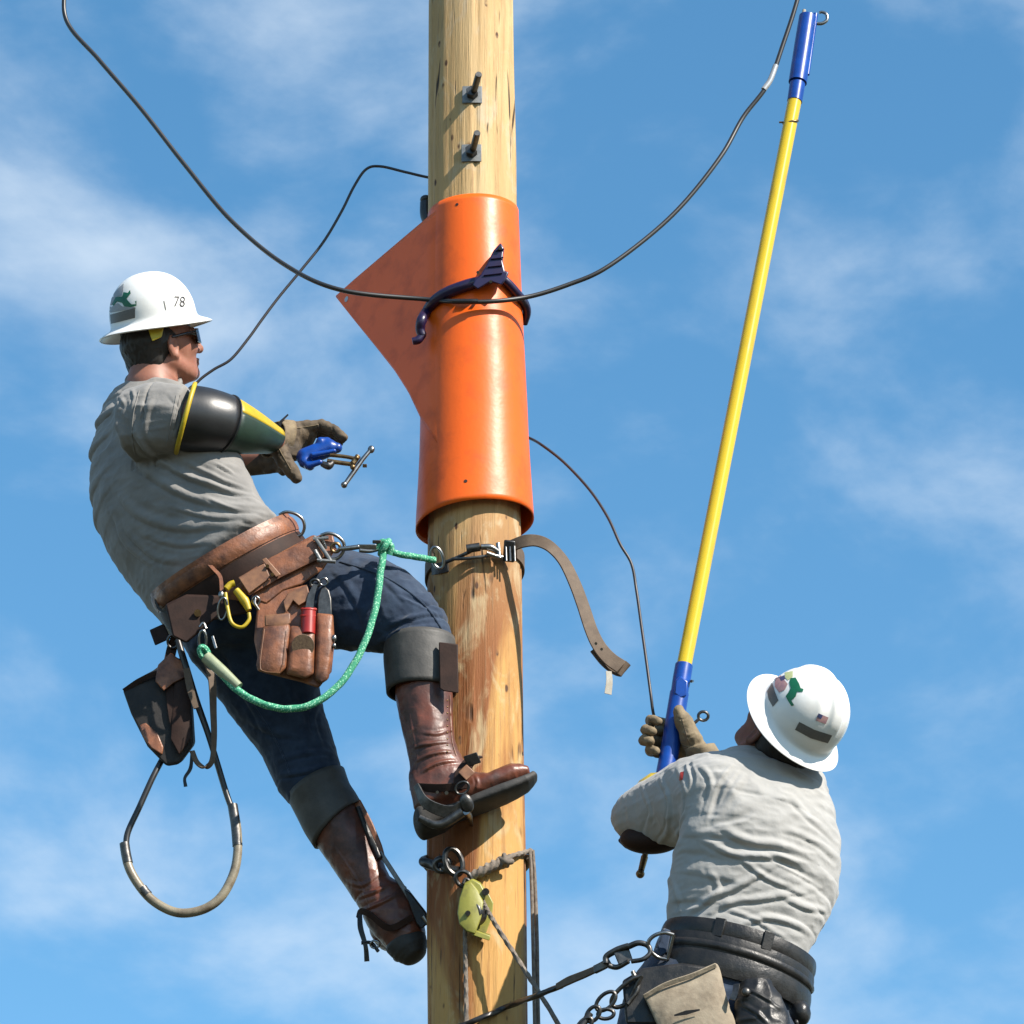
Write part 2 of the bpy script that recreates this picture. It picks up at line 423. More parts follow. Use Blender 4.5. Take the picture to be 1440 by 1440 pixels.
M['boot'] = mat('oxblood_leather', (0.25, 0.072, 0.036), 0.46, (0.085, 0.030, 0.020), 16, bump=0.12, bscale=260, bump2=0.3, b2scale=38, rvar=0.1)
M['tan'] = mat('worn_saddle_leather', (0.42, 0.155, 0.065), 0.52, (0.14, 0.048, 0.024), 22, bump=0.25, bscale=240, bump2=0.35, b2scale=30, rvar=0.1, contrast=(0.38, 0.66))
M['tan_lt'] = mat('scuffed_tan_leather', (0.46, 0.21, 0.09), 0.55, (0.18, 0.07, 0.035), 30, bump=0.25, bscale=240, contrast=(0.3, 0.7))
M['darkleather'] = mat('dark_brown_leather', (0.030, 0.012, 0.007), 0.7, (0.055, 0.024, 0.015), 20, spec=0.25, bump=0.25, bscale=200)
M['blackleather'] = mat('black_leather', (0.018, 0.017, 0.017), 0.42, (0.032, 0.030, 0.028), 22, spec=0.35, bump=0.2, bscale=240, bump2=0.25, b2scale=30, rvar=0.1)
M['cuff'] = mat('grey_oiled_leather', (0.055, 0.052, 0.047), 0.62, (0.10, 0.092, 0.082), 18, bump=0.25, bscale=260, bump2=0.2, b2scale=28)
M['matteblack'] = mat('matte_black_leather', (0.014, 0.012, 0.012), 0.75, (0.035, 0.028, 0.024), 26, bump=0.3, bscale=240, bump2=0.3, b2scale=24)
M['rubber'] = mat('black_rubber', (0.016, 0.016, 0.017), 0.38, (0.026, 0.026, 0.028), 20, bump=0.08, bscale=150)
M['sole'] = mat('boot_sole_rubber', (0.035, 0.034, 0.032), 0.7, (0.06, 0.055, 0.05), 30, bump=0.3, bscale=160)
M['skin'] = mat('sunburnt_skin', (0.50, 0.215, 0.135), 0.55, (0.42, 0.16, 0.10), 30, bump=0.15, bscale=350)
M['skin'].node_tree.nodes['Principled BSDF'].inputs['Subsurface Weight'].default_value = 0.12
M['skin'].node_tree.nodes['Principled BSDF'].inputs['Subsurface Radius'].default_value = (0.01, 0.004, 0.002)
M['skin2'] = mat('tanned_skin', (0.26, 0.095, 0.055), 0.6, (0.19, 0.07, 0.04), 30, bump=0.15, bscale=350)
M['hair'] = mat('dark_hair', (0.012, 0.009, 0.007), 0.6, (0.028, 0.02, 0.015), 120, bump=0.8, bscale=500, stretch=(1, 1, 0.25))
M['helmet'] = mat('white_helmet_shell', (1.25, 1.24, 1.20), 0.33, (1.0, 0.96, 0.87), 16, ndet=9, bump=0.05, bscale=120, contrast=(0.50, 0.95))
M['glove'] = mat('buff_work_leather', (0.34, 0.255, 0.145), 0.8, (0.15, 0.105, 0.06), 26, bump=0.3, bscale=260, bump2=0.4, b2scale=34, contrast=(0.42, 0.72))
M['gloveD'] = mat('soiled_work_leather', (0.20, 0.14, 0.08), 0.8, (0.06, 0.042, 0.026), 22, bump=0.3, bscale=260, bump2=0.4, b2scale=34, contrast=(0.35, 0.68))
M['yellow'] = mat('yellow_rubber', (0.78, 0.57, 0.015), 0.45, (0.68, 0.47, 0.02), 25, bump=0.1, bscale=120)
M['green'] = mat('dark_green_rubber', (0.012, 0.042, 0.026), 0.5, (0.02, 0.06, 0.036), 20, bump=0.15, bscale=150)
M['steel'] = mat('forged_steel', (0.50, 0.49, 0.47), 0.32, (0.30, 0.29, 0.28), 40, metal=1, bump=0.1, bscale=200)
M['dsteel'] = mat('weathered_dark_steel', (0.10, 0.098, 0.095), 0.42, (0.20, 0.19, 0.18), 50, metal=0.9, bump=0.2, bscale=150)
M['galv'] = mat('galvanised_steel', (0.36, 0.37, 0.37), 0.55, (0.25, 0.26, 0.26), 60, metal=0.6, bump=0.15, bscale=200)
M['brass'] = mat('bronze', (0.42, 0.27, 0.12), 0.4, (0.26, 0.17, 0.09), 50, metal=0.9, bump=0.1, bscale=200)
M['orange'] = mat('orange_plastic_sheet', (1.28, 0.19, 0.008), 0.46, (0.80, 0.11, 0.010), 13, spec=0.35, bump=0.04, bscale=30, ndet=13, rvar=0.07, contrast=(0.50, 0.85), bump2=0.08, b2scale=90)
M['purple'] = mat('purple_plastic', (0.018, 0.010, 0.070), 0.35, (0.030, 0.012, 0.055), 30)
M['blue'] = mat('blue_plastic', (0.004, 0.090, 0.52), 0.33, (0.004, 0.065, 0.38), 25, bump=0.05, bscale=90)
M['stick'] = mat('yellow_fibreglass', (0.98, 0.68, 0.010), 0.28, (0.62, 0.40, 0.03), 24, ndet=9, contrast=(0.52, 0.85), stretch=(1, 1, 0.25), coat=0.3, rvar=0.08)
M['cable'] = mat('black_cable_jacket', (0.022, 0.021, 0.022), 0.4, (0.035, 0.033, 0.032), 4)
M['wire'] = mat('tarnished_wire', (0.05, 0.045, 0.05), 0.45, (0.08, 0.07, 0.068), 5, metal=0.3)
M['tape'] = mat('bare_aluminium', (0.78, 0.78, 0.78), 0.35, (0.65, 0.65, 0.65), 40, metal=0.4)
M['rope'] = mat('weathered_hemp_rope', (0.36, 0.30, 0.24), 0.9, (0.20, 0.16, 0.13), 70, bump=0.5, bscale=300)
M['strap'] = mat('brown_nylon_webbing', (0.20, 0.135, 0.085), 0.75, (0.14, 0.09, 0.055), 40, bump=0.4, bscale=420)
M['canvas'] = mat('tan_canvas', (0.52, 0.43, 0.31), 0.9, (0.34, 0.27, 0.19), 26, bump=0.4, bscale=500, bump2=0.35, b2scale=28)
M['leadloop'] = mat('tan_lanyard_sleeve', (0.42, 0.36, 0.25), 0.4, (0.20, 0.15, 0.10), 22, bump=0.2, bscale=200, contrast=(0.4, 0.7))
M['lime'] = mat('lime_yellow_paint', (0.40, 0.38, 0.055), 0.45, (0.24, 0.22, 0.045), 30, bump=0.15, bscale=110, contrast=(0.5, 0.75))
M['red'] = mat('red_handle', (0.55, 0.03, 0.02), 0.4, (0.42, 0.02, 0.015), 30)
M['pgreen'] = mat('green_print', (0.0, 0.20, 0.085), 0.45, (0.0, 0.16, 0.07), 60)
M['pgrey'] = mat('grey_reflective_tape', (0.20, 0.19, 0.175), 0.5, (0.16, 0.15, 0.14), 300)
M['plt'] = mat('pale_grey_print', (0.50, 0.50, 0.50), 0.5, (0.44, 0.44, 0.46), 90)
M['pblack'] = mat('black_print', (0.03, 0.03, 0.035), 0.5)
M['ppink'] = mat('pink_print', (0.62, 0.36, 0.34), 0.5, (0.50, 0.28, 0.32), 90)
M['pnavy'] = mat('navy_print', (0.05, 0.07, 0.2), 0.5)
M['pyel'] = mat('pale_yellow_print', (0.6, 0.66, 0.32), 0.5)
M['pale'] = mat('pale_tag', (0.62, 0.58, 0.50), 0.8, (0.5, 0.44, 0.34), 50)
M['hole'] = mat('painted_hole_shade', (0.03, 0.008, 0.004), 0.7)  # dark colour stands in for the shade inside punched holes
M['lens'] = mat('smoked_lens', (0.008, 0.006, 0.012), 0.12, coat=0.5)
M['stamp'] = mat('stamped_leather_badge', (0.27, 0.17, 0.09), 0.6, (0.14, 0.075, 0.04), 160, bump=0.6, bscale=300)
# green braided rope
def rope_mat(name, a, b, scale):
    m = mat(name, a, 0.8, bump=0.3, bscale=500); nt = m.node_tree; tc = nt.nodes.new('ShaderNodeTexCoord'); v = nt.nodes.new('ShaderNodeTexVoronoi'); v.inputs['Scale'].default_value = scale
    r = nt.nodes.new('ShaderNodeMapRange'); r.inputs[1].default_value = 0.2; r.inputs[2].default_value = 0.45; x = nt.nodes.new('ShaderNodeMixRGB'); x.inputs[1].default_value = (*b, 1); x.inputs[2].default_value = (*a, 1)
    nt.links.new(tc.outputs['Object'], v.inputs['Vector']); nt.links.new(v.outputs['Distance'], r.inputs[0]); nt.links.new(r.outputs[0], x.inputs[0]); nt.links.new(x.outputs[0], nt.nodes['Principled BSDF'].inputs['Base Color']); return m
M['grope'] = rope_mat('green_braided_rope', (0.03, 0.24, 0.13), (0.33, 0.62, 0.42), 190)
M['gsleeve'] = mat('pale_green_plastic_sleeve', (0.50, 0.54, 0.34), 0.35, (0.38, 0.44, 0.26), 40, coat=0.3)
# pole wood
def wood():
    m = bpy.data.materials.new('pine_pole_wood'); m.use_nodes = True; nt = m.node_tree; bs = nt.nodes['Principled BSDF']; L = nt.links
    N = nt.nodes.new; tc = N('ShaderNodeTexCoord'); sep = N('ShaderNodeSeparateXYZ'); L.new(tc.outputs['Object'], sep.inputs[0])
    def noise(scale, st, det=6, rough=0.6, dist=0):
        mp = N('ShaderNodeMapping'); mp.inputs['Scale'].default_value = st; L.new(tc.outputs['Object'], mp.inputs[0])
        n = N('ShaderNodeTexNoise'); n.inputs['Scale'].default_value = scale; n.inputs['Detail'].default_value = det; n.inputs['Roughness'].default_value = rough; n.inputs['Distortion'].default_value = dist; L.new(mp.outputs[0], n.inputs['Vector']); return n.outputs[0]
    def rng_(s, a, b, c=0, d=1):
        r = N('ShaderNodeMapRange'); r.interpolation_type = 'SMOOTHSTEP'
        for i, v in zip((1, 2, 3, 4), (a, b, c, d)): r.inputs[i].default_value = v
        L.new(s, r.inputs[0]); return r.outputs[0]
    def mix(f, a, b, t='MIX'):
        x = N('ShaderNodeMixRGB'); x.blend_type = t
        for k, v in ((0, f), (1, a), (2, b)):
            if isinstance(v, tuple): x.inputs[k].default_value = (*v, 1)
            elif isinstance(v, (float, int)): x.inputs[k].default_value = v
            else: L.new(v, x.inputs[k])
        return x.outputs[0]
    broad = noise(5, (1, 1, 0.10), 5, 0.55, 1.2); streak = noise(26, (1, 1, 0.05), 8, 0.65, 0.6); fine = noise(95, (1, 1, 0.035), 6, 0.7); blot = noise(13, (1, 1, 0.45), 6, 0.6, 0.8)
    zf = rng_(sep.outputs['Z'], Z_LOW, Z_HIGH)              # weathering: the upper pole is paler, the lower pole more resinous
    pale = mix(rng_(broad, 0.38, 0.60), (0.76, 0.53, 0.26), (0.62, 0.39, 0.16)); warm = mix(rng_(broad, 0.42, 0.56), (0.66, 0.36, 0.105), (0.30, 0.095, 0.018))
    base = mix(zf, warm, pale)
    base = mix(rng_(blot, 0.53, 0.70, 0, 0.75), base, mix(zf, (0.66, 0.50, 0.27), (0.68, 0.54, 0.36)))
    base = mix(rng_(streak, 0.53, 0.67, 0, 0.6), base, mix(zf, (0.22, 0.070, 0.014), (0.40, 0.23, 0.09)))
    base = mix(rng_(fine, 0.55, 0.68, 0, 0.5), base, (0.26, 0.15, 0.07))
    # knots: small dark eyes
    mp = N('ShaderNodeMapping'); mp.inputs['Scale'].default_value = (1, 1, 0.55); L.new(tc.outputs['Object'], mp.inputs[0])
    vo = N('ShaderNodeTexVoronoi'); vo.inputs['Scale'].default_value = 6.5; vo.inputs['Randomness'].default_value = 1; L.new(mp.outputs[0], vo.inputs['Vector'])
    base = mix(rng_(vo.outputs['Distance'], 0.045, 0.10, 0.8, 0), base, (0.20, 0.085, 0.03))
    # dark drying checks
    ck = N('ShaderNodeTexVoronoi'); ck.feature = 'DISTANCE_TO_EDGE'; mp2 = N('ShaderNodeMapping'); mp2.inputs['Scale'].default_value = (9, 9, 0.55); L.new(tc.outputs['Object'], mp2.inputs[0]); ck.inputs['Scale'].default_value = 1.6; L.new(mp2.outputs[0], ck.inputs['Vector'])
    brk = rng_(noise(4, (1, 1, 0.8), 3), 0.54, 0.62)
    cm = N('ShaderNodeMath'); cm.operation = 'MULTIPLY'; L.new(rng_(ck.outputs['Distance'], 0.006, 0.03, 1, 0), cm.inputs[0]); L.new(brk, cm.inputs[1])
    base = mix(cm.outputs[0], base, (0.05, 0.028, 0.015))
    # spur scars: tiny dark nicks
    v3 = N('ShaderNodeTexVoronoi'); mp3 = N('ShaderNodeMapping'); mp3.inputs['Scale'].default_value = (1, 1, 0.45); L.new(tc.outputs['Object'], mp3.inputs[0]); v3.inputs['Scale'].default_value = 24; L.new(mp3.outputs[0], v3.inputs['Vector'])
    nick = N('ShaderNodeMath'); nick.operation = 'MULTIPLY'; L.new(rng_(v3.outputs['Distance'], 0.08, 0.16, 1, 0), nick.inputs[0]); L.new(rng_(noise(9, (1, 1, 1), 2), 0.44, 0.52), nick.inputs[1])
    base = mix(nick.outputs[0], base, (0.10, 0.04, 0.015))
    base = mix(1.0, base, (0.68, 0.68, 0.68), 'MULTIPLY'); L.new(base, bs.inputs['Base Color']); bs.inputs['Roughness'].default_value = 0.7; bs.inputs['Specular IOR Level'].default_value = 0.35
    h1 = N('ShaderNodeMath'); h1.operation = 'MULTIPLY_ADD'; L.new(streak, h1.inputs[0]); h1.inputs[1].default_value = 0.6; L.new(fine, h1.inputs[2])
    h2 = N('ShaderNodeMath'); h2.operation = 'SUBTRACT'; L.new(h1.outputs[0], h2.inputs[0]); L.new(cm.outputs[0], h2.inputs[1])
    b = N('ShaderNodeBump'); b.inputs['Strength'].default_value = 0.8; b.inputs['Distance'].default_value = 0.006; L.new(h2.outputs[0], b.inputs['Height']); L.new(b.outputs[0], bs.inputs['Normal'])
    return m

# ------------------------------------------------------------------ ground
gm = mat('dry_grass_ground', (0.045, 0.055, 0.022), 0.95, (0.075, 0.065, 0.035), 0.7, ndet=8, bump=0.5, bscale=6)
g = G(); g.V = [Vector((x, y, 0)) for x, y in ((-2500, -2500), (2500, -2500), (2500, 2500), (-2500, 2500))]; g.F = [(0, 1, 2, 3)]
props(g.build('ground', gm, smooth=False), kind='structure')

# ------------------------------------------------------------------ pole
ztop = pt0.z + 2.6
g = G(); V = []; F = []; SEG = 96; zs = np.concatenate([np.linspace(0, pt1.z - 0.3, 12)[:-1], np.linspace(pt1.z - 0.3, pt0.z + 0.3, 420), np.linspace(pt0.z + 0.3, ztop, 12)[1:]])
arr = []
for z in zs:
    for k in range(SEG):
        a = 2 * math.pi * k / SEG; arr.append((math.sin(a), -math.cos(a), z))
arr = np.array(arr); cx, cy = arr[:, 0].copy(), arr[:, 1].copy()
lump = 0.0034 * vnoise(np.stack([cx * 2.2, cy * 2.2, arr[:, 2] * 2.2], 1), 3) + 0.0013 * vnoise(np.stack([cx * 9, cy * 9, arr[:, 2] * 1.6], 1), 5)
ck = vnoise(np.stack([cx * 16, cy * 16, arr[:, 2] * 1.1], 1), 9); gr = -0.006 * np.clip((ck - 0.5) / 0.2, 0, 1)
rr = np.array([pole_r(z) for z in arr[:, 2]]) + lump + gr
arr[:, 0] = cx * rr + np.array([pole_x(z) for z in arr[:, 2]]); arr[:, 1] = cy * rr
for i in range(len(zs) - 1):
    for k in range(SEG):
        k2 = (k + 1) % SEG; F.append((i * SEG + k, i * SEG + k2, (i + 1) * SEG + k2, (i + 1) * SEG + k))
F.append(tuple((len(zs) - 1) * SEG + k for k in range(SEG)))
pole = thing('utility_pole', (pole_x(0), 0, 0), 'round pale pine utility pole rising between the two workers', 'utility pole')
Z_LOW = P(667, 1000).z; Z_HIGH = P(667, 560).z
M['wood'] = wood()
finish('pole_shaft', arr, F, M['wood'], pole, sharp=180)

# through bolts with square washers
def bolt(cx_, cy_):
    t = pole; c = on_pole(cx_, cy_); n = Vector((c.x - pole_x(c.z), c.y, 0)).normalized(); s = Vector((0, 0, 1)).cross(n).normalized(); z = Vector((0, 0, 1))
    g = G(); hw = 0.029; V0 = []
    nx = 6
    for side in (0.0015, 0.0055):
        for i in range(nx + 1):
            x = -hw + 2 * hw * i / nx
            for zz in (-hw, hw): V0.append(c + s * x + z * zz + n * (side - 0.09 * x * x / 0.12 * 2))
    g.V = V0; m = 2 * (nx + 1)
    for i in range(nx):
        a = 2 * i; g.F += [(m + a, m + a + 2, m + a + 3, m + a + 1), (a, a + 1, a + 3, a + 2), (a, a + 2, m + a + 2, m + a), (a + 1, m + a + 1, m + a + 3, a + 3)]
    g.F += [(0, m, m + 1, 1), (2 * nx, 2 * nx + 1, m + 2 * nx + 1, m + 2 * nx)]
    w = g.build('square_washer', M['galv'], t, bevel=0.001)
    g = G(); g.cyl(c + n * 0.005, c + n * 0.026, 0.0185, 6); g.build('nut', M['dsteel'], t, bevel=0.0015, sharp=30)
    g = G(); nt_ = (n + s * 0.16).normalized(); pth = [c - n * 0.01 + nt_ * (0.125 * i / 40) for i in range(41)]; g.tube(pth, [0.0090 + 0.0010 * (i % 2) for i in range(41)], 12, n=40); g.build('threaded_rod', M['dsteel'], t)
bolt(664, 134); bolt(663, 216)

# black insulated stub behind the pole
g = G(); g.tube(PL([(612, 330, .13), (600, 305, .13), (599, 285, .13)]), [0.017, 0.018, 0.018], 16); g.ball(P(599, 281, .13), (0.018, 0.018, 0.014))
props(g.build('cable_stub', M['rubber']), 'short black rubber covered stub poking out behind the pole above the orange sheet', 'cable stub')

# ------------------------------------------------------------------ orange sheet
guard = thing('pole_guard', P(667, 735, 0), 'orange plastic sheet wrapped round the pole with its corner sticking out', 'pole guard')
zT = P(667, 306, 0).z; zB = P(667, 735, 0).z
def guard_r(z):
    t = (zT - z) / (zT - zB); return q * float(np.interp(t, [-.2, 0, .35, .7, 1, 1.2], [65, 65.5, 70.5, 76.0, 82.5, 85]))
A0 = math.radians(-47); V = []; F = []; NA = 96; NR = 60
for i in range(NR + 1):
    for k in range(NA):
        a = 2 * math.pi * k / NA
        zt = zT + 0.014 + 0.012 * math.sin(a - 0.9); zb = zB - 0.02 * math.sin(-a * 1.0 + 0.2) - 0.005
        if math.cos(a) < 0: zb -= 0.0
        z = zt + (zb - zt) * i / NR; R = (guard_r(z) + 0.0018 * float(vnoise(np.array([[math.sin(a) * 1.6, math.cos(a) * 1.6, z * 5]]), 4)[0])) * (1 + 0.006 * math.sin(3 * a + z * 5)); cxg = pole_x(z) + 0.001
        V.append((cxg + R * math.sin(a), -R * math.cos(a) + (0.004), z))
for i in range(NR):
    for k in range(NA):
        k2 = (k + 1) % NA; F.append((i * NA + k, (i + 1) * NA + k, (i + 1) * NA + k2, i * NA + k2))
# corner that springs away from the roll, tangent to it
b = len(V); NX = 36; NY = 40
xs = np.linspace(621, 473, NX + 1)
for i, x in enumerate(xs):
    top = float(np.interp(x, [473, 500, 560, 605, 632], [416, 392, 341, 303, 284])); bot = float(np.interp(x, [473, 500, 530, 556, 575, 592, 632], [418, 452, 489, 522, 552, 588, 650]))
    for j in range(NY + 1):
        y = top + (bot - top) * j / NY; pz = P(x, y, -0.05).z
        Rr = guard_r(pz) + 0.0025; Rr -= 0.006 * max(0, 1 - i / 4); sx = pole_x(pz) + Rr * math.sin(A0); sy = -Rr * math.cos(A0)
        X = P(x, y, 0).x
        if X > sx:
            dx = min(X - pole_x(pz), Rr); Yv = -math.sqrt(max(Rr * Rr - dx * dx, 0))
        else:
            sl_ = sx - X; Yv = sy + sl_ * 1.25 + 0.3 * sl_ * sl_
        V.append(tuple(P(x, y, Yv)))
for i in range(NX):
    for j in range(NY): F.append((b + i * (NY + 1) + j, b + (i + 1) * (NY + 1) + j, b + (i + 1) * (NY + 1) + j + 1, b + i * (NY + 1) + j + 1)[::-1])
gobj = finish('sheet', V, F, M['orange'], guard, sharp=180, solid=0.0035, soff=0)
gb = bvh_of(V, F)
def eyelet(px, py, m, r=5):
    p, n = ray(gb, px, py)
    if n.dot(Dv) > 0: n = -n
    g = G(); g.cyl(p - n * 0.003, p + n * 0.0028, r * q / 2, 14); return g.build('eyelet', m, guard, sharp=30)
eyelet(643, 288, M['hole'], 4.5); eyelet(655, 677, M['hole'], 5); eyelet(488, 421, M['tape'], 9)  # solid discs: painted dark for shaded holes, pale for the bright one

# ------------------------------------------------------------------ purple clamp
def on_guard(px, py, e): return on_pole(px, py, e, guard_r)
clamp = thing('blanket_clamp', on_guard(695, 395, .01), 'dark purple spring clamp gripping the orange sheet', 'clamp')
g = G(); g.tube([on_guard(x, y, .012) for x, y in ((690, 392), (660, 400), (630, 411), (610, 424), (600, 438))] + PL([(593, 450, -.105), (591, 463, -.095), (594, 472, -.09)]), [.015, .017, .017, .016, .015, .015, .014, .013], 12)
g.tube(PL([(595, 470, -.09), (588, 478, -.09), (580, 480, -.09)]), [.011, .012, .0105], 10); g.build('jaw_arm', M['purple'], clamp)
g = G(); g.tube([on_guard(703, 388, .012), on_guard(716, 400, .013), on_guard(728, 414, .013)] + PL([(738, 427, -.03), (741, 440, 0.0), (737, 455, .03)]), [.012, .013, .013, .013, .012, .011], 12); g.build('jaw_arm', M['purple'], clamp)
g = G(); gp = [(704, 341), (709, 349), (707, 366), (710, 381), (716, 382), (712, 392), (705, 401), (690, 396), (672, 407), (664, 401), (668, 392), (676, 386), (684, 372), (694, 352)]
Yg = on_guard(690, 390, .0).y
g.prism(gp, Yg - 0.045, 0.035); g.build('lever', M['purple'], clamp, bevel=0.004, sharp=30)
for (a, b2) in (((697, 352), (709, 350)), ((690, 364), (708, 362)), ((686, 375), (706, 373)), ((680, 387), (706, 384))):
    g = G(); g.tube([P(a[0], a[1], Yg - .048), P(b2[0], b2[1], Yg - .048)], 0.0022, 8); g.build('rib', M['purple'], clamp)
for c in ((690, 396), (672, 383), (703, 349)):
    g = G(); g.cyl(P(c[0], c[1], Yg - .056), P(c[0], c[1], Yg - .03), .0045, 12); g.build('rivet', M['steel'], clamp, sharp=30)

# ------------------------------------------------------------------ cables
g = G(); cp = [(60, -300, .0), (78, -120, 0), (90, -30, 0), (94, 30, 0), (140, 85, -.02), (200, 155, -.04), (260, 232, -.06), (325, 310, -.09), (400, 372, -.12), (480, 408, -.16)]
cp = PL(cp) + [on_guard(600, 421, .03), on_guard(640, 424, .022), on_guard(690, 424, .022)] + PL([(745, 417, -.12), (800, 400, -.10), (850, 378, -.09), (915, 330, -.06), (965, 282, -.04), (1015, 218, -.02), (1045, 165, 0), (1080, 118, 0), (1102, 60, 0), (1124, -10, 0), (1150, -120, 0), (1190, -320, 0)])
cb = thing('power_cable', P(665, 424, -.17), 'thick black cable sagging in a U in front of the orange sheet', 'cable')
g.tube(cp, 0.0068, 12, n=260); g.build('cable_jacket', M['cable'], cb)
g = G(); g.tube(PL([(1074, 126, -.001), (1083, 113, 0), (1091, 92, 0)]), 0.0085, 12); g.build('bare_section', M['tape'], cb)
g = G(); g.tube([on_guard(637, 424, .0222), on_guard(660, 424, .0218), on_guard(672, 424, .0218)], 0.0078, 12); g.build('tape_wrap', M['rubber'], cb)
g = G(); g.tube(PL([(640, 252, .16), (606, 250, .17), (570, 242, .18), (535, 234, .2), (515, 238, .2), (498, 262, .2), (480, 298, .2), (455, 340, .2), (425, 378, .2), (392, 418, .2), (368, 450, .2), (350, 475, .2), (325, 505, .2), (300, 520, .2), (278, 537, .2), (262, 560, .2), (300, 610, .24), (372, 640, .26)]), 0.0042, 10, n=160)
props(g.build('tie_wire', M['wire']), 'thin grey wire curving from behind the pole down to the left worker', 'wire')
g = G(); g.tube(PL([(700, 600, .17), (742, 615, .16), (765, 628, .1), (795, 652, .08), (830, 690, .05), (855, 728, .02), (872, 765, 0), (888, 793, 0), (895, 830, 0), (902, 880, -.03), (909, 930, -.06), (915, 975, -.08), (919, 1004, -.07), (926, 1020, -.05)]), 0.0042, 10, n=160)
props(g.build('tie_wire', M['wire']), 'thin grey wire dropping from the orange sheet to the right worker\'s glove', 'wire')

# ------------------------------------------------------------------ hard hat
def hard_hat(parent, cpx, Y, up, fwd, ridge, scale=1.0):
    up = up.normalized(); fwd = (fwd - up * fwd.dot(up)).normalized(); side = up.cross(fwd); c = P(*cpx, Y)
    V = []; F = []; NA = 176
    prof = []                                 # (radius, height) from brim edge to crown
    for r_, h_ in ((0.163, -0.017), (0.1655, -0.0145), (0.164, -0.0125), (0.155, -0.006), (0.145, -0.001), (0.135, 0.004), (0.129, 0.009), (0.1255, 0.017), (0.1245, 0.03)): prof.append((r_, h_))
    for i in range(1, 25):
        t = i / 24 * math.pi / 2; prof.append((0.1245 * math.cos(t) ** 0.86, 0.03 + 0.128 * math.sin(t) ** 1.02))
    prof = catmull([Vector((a, b, 0)) for a, b in prof[:9]], 32)[:-1] + [Vector((a, b, 0)) for a, b in prof[8:]]
    for p in prof:
        for k in range(NA):
            a = 2 * math.pi * k / NA; dx = math.cos(a); dy = math.sin(a); r_ = p.x; h_ = p.y
            el = 1.03 if True else 1; x = r_ * dx * (1.03 if dx > 0 else 1.0); y = r_ * dy * (0.96)
            if p.y < 0.01: h_ += -0.006 * (dy * dy) * max(0, (r_ - .13) / .03) + 0.004 * (dx * dx) * max(0, (r_ - .13) / .03)
            if ridge and h_ > 0.05:
                f_ = min(1, (h_ - 0.05) / 0.05); w = abs(y)
                bump_ = 0.0100 * (1 / (1 + math.exp((w - 0.021) / 0.0022))) * f_
                bump_ += 0.0035 * math.exp(-((w - 0.055) / 0.009) ** 2) * f_
                h_ += bump_; x *= 1 + bump_ * 1.5
            V.append(c + (fwd * x + side * y + up * h_) * scale)
    n = len(prof)
    for i in range(n - 1):
        for k in range(NA):
            k2 = (k + 1) % NA; F.append((i * NA + k, i * NA + k2, (i + 1) * NA + k2, (i + 1) * NA + k))
    o = finish('hard_hat', V, F, M['helmet'], parent, sharp=180, solid=0.003, soff=-1)
    g = G(); g.V = []; NB = 60                    # suspension band inside
    band = [c + (fwd * 0.103 * math.cos(2 * math.pi * i / NB) + side * 0.09 * math.sin(2 * math.pi * i / NB) + up * (-0.012)) * scale for i in range(NB + 1)]
    g.strap(band, 0.03 * scale, 0.003, up, n=NB); g.build('suspension_band', M['rubber'], o)
    return o, bvh_of(V, F), c, (fwd, side, up)

def head(f, c, fwd, up, sc):
    up = up.normalized(); fwd = (fwd - up * fwd.dot(up)).normalized(); sd = up.cross(fwd); ax = (fwd, sd, up)
    def at(a, b_, d): return c + (fwd * a + sd * b_ + up * d) * sc
    S = lambda *r: tuple(x * sc for x in r)
    f.ell(at(-.004, 0, .015), ax, S(.088, .072, .075), .02)
    f.ell(at(.032, 0, -.03), ax, S(.062, .06, .080), .03)
    f.ell(at(.040, 0, -.088), ax, S(.044, .043, .030), .03)          # jaw
    f.ell(at(.080, 0, -.098), ax, S(.016, .02, .016), .02)           # chin
    for s_ in (-1, 1):
        f.cone(at(-.01, s_ * .062, -.055), at(.055, s_ * .032, -.098), .018 * sc, .014 * sc, .02)   # jaw line
        f.ell(at(.066, s_ * .035, -.03), ax, S(.022, .02, .018), .015)       # cheekbone
        f.ell(at(.082, s_ * .03, -.004), ax, S(.012, .014, .011), .004)      # eyes
        f.cone(at(.085, s_ * .012, .016), at(.078, s_ * .048, .014), .009 * sc, .008 * sc, .008)     # brow
        e = at(-.008, s_ * .079, -.018)
        eax = ((fwd - sd * s_ * .35).normalized(), (sd * s_ + fwd * .35).normalized(), up)
        f.ell(e, eax, S(.020, .008, .032), .004); f.ell(e + eax[1] * .007 * sc + fwd * .003, eax, S(.011, .006, .019), 0, cut=True)
        f.ell(e - up * .026 * sc + fwd * .004, eax, S(.010, .008, .011), .004)
    f.cone(at(.092, 0, .004), at(.114, 0, -.036), .009 * sc, .0125 * sc, .008); f.ell(at(.098, .013, -.040), ax, S(.011, .008, .008), .006); f.ell(at(.098, -.013, -.040), ax, S(.011, .008, .008), .006)
    f.ell(at(.092, 0, -.063), ax, S(.010, .024, .006), .004); f.ell(at(.090, 0, -.074), ax, S(.010, .021, .007), .004)
    return at, ax

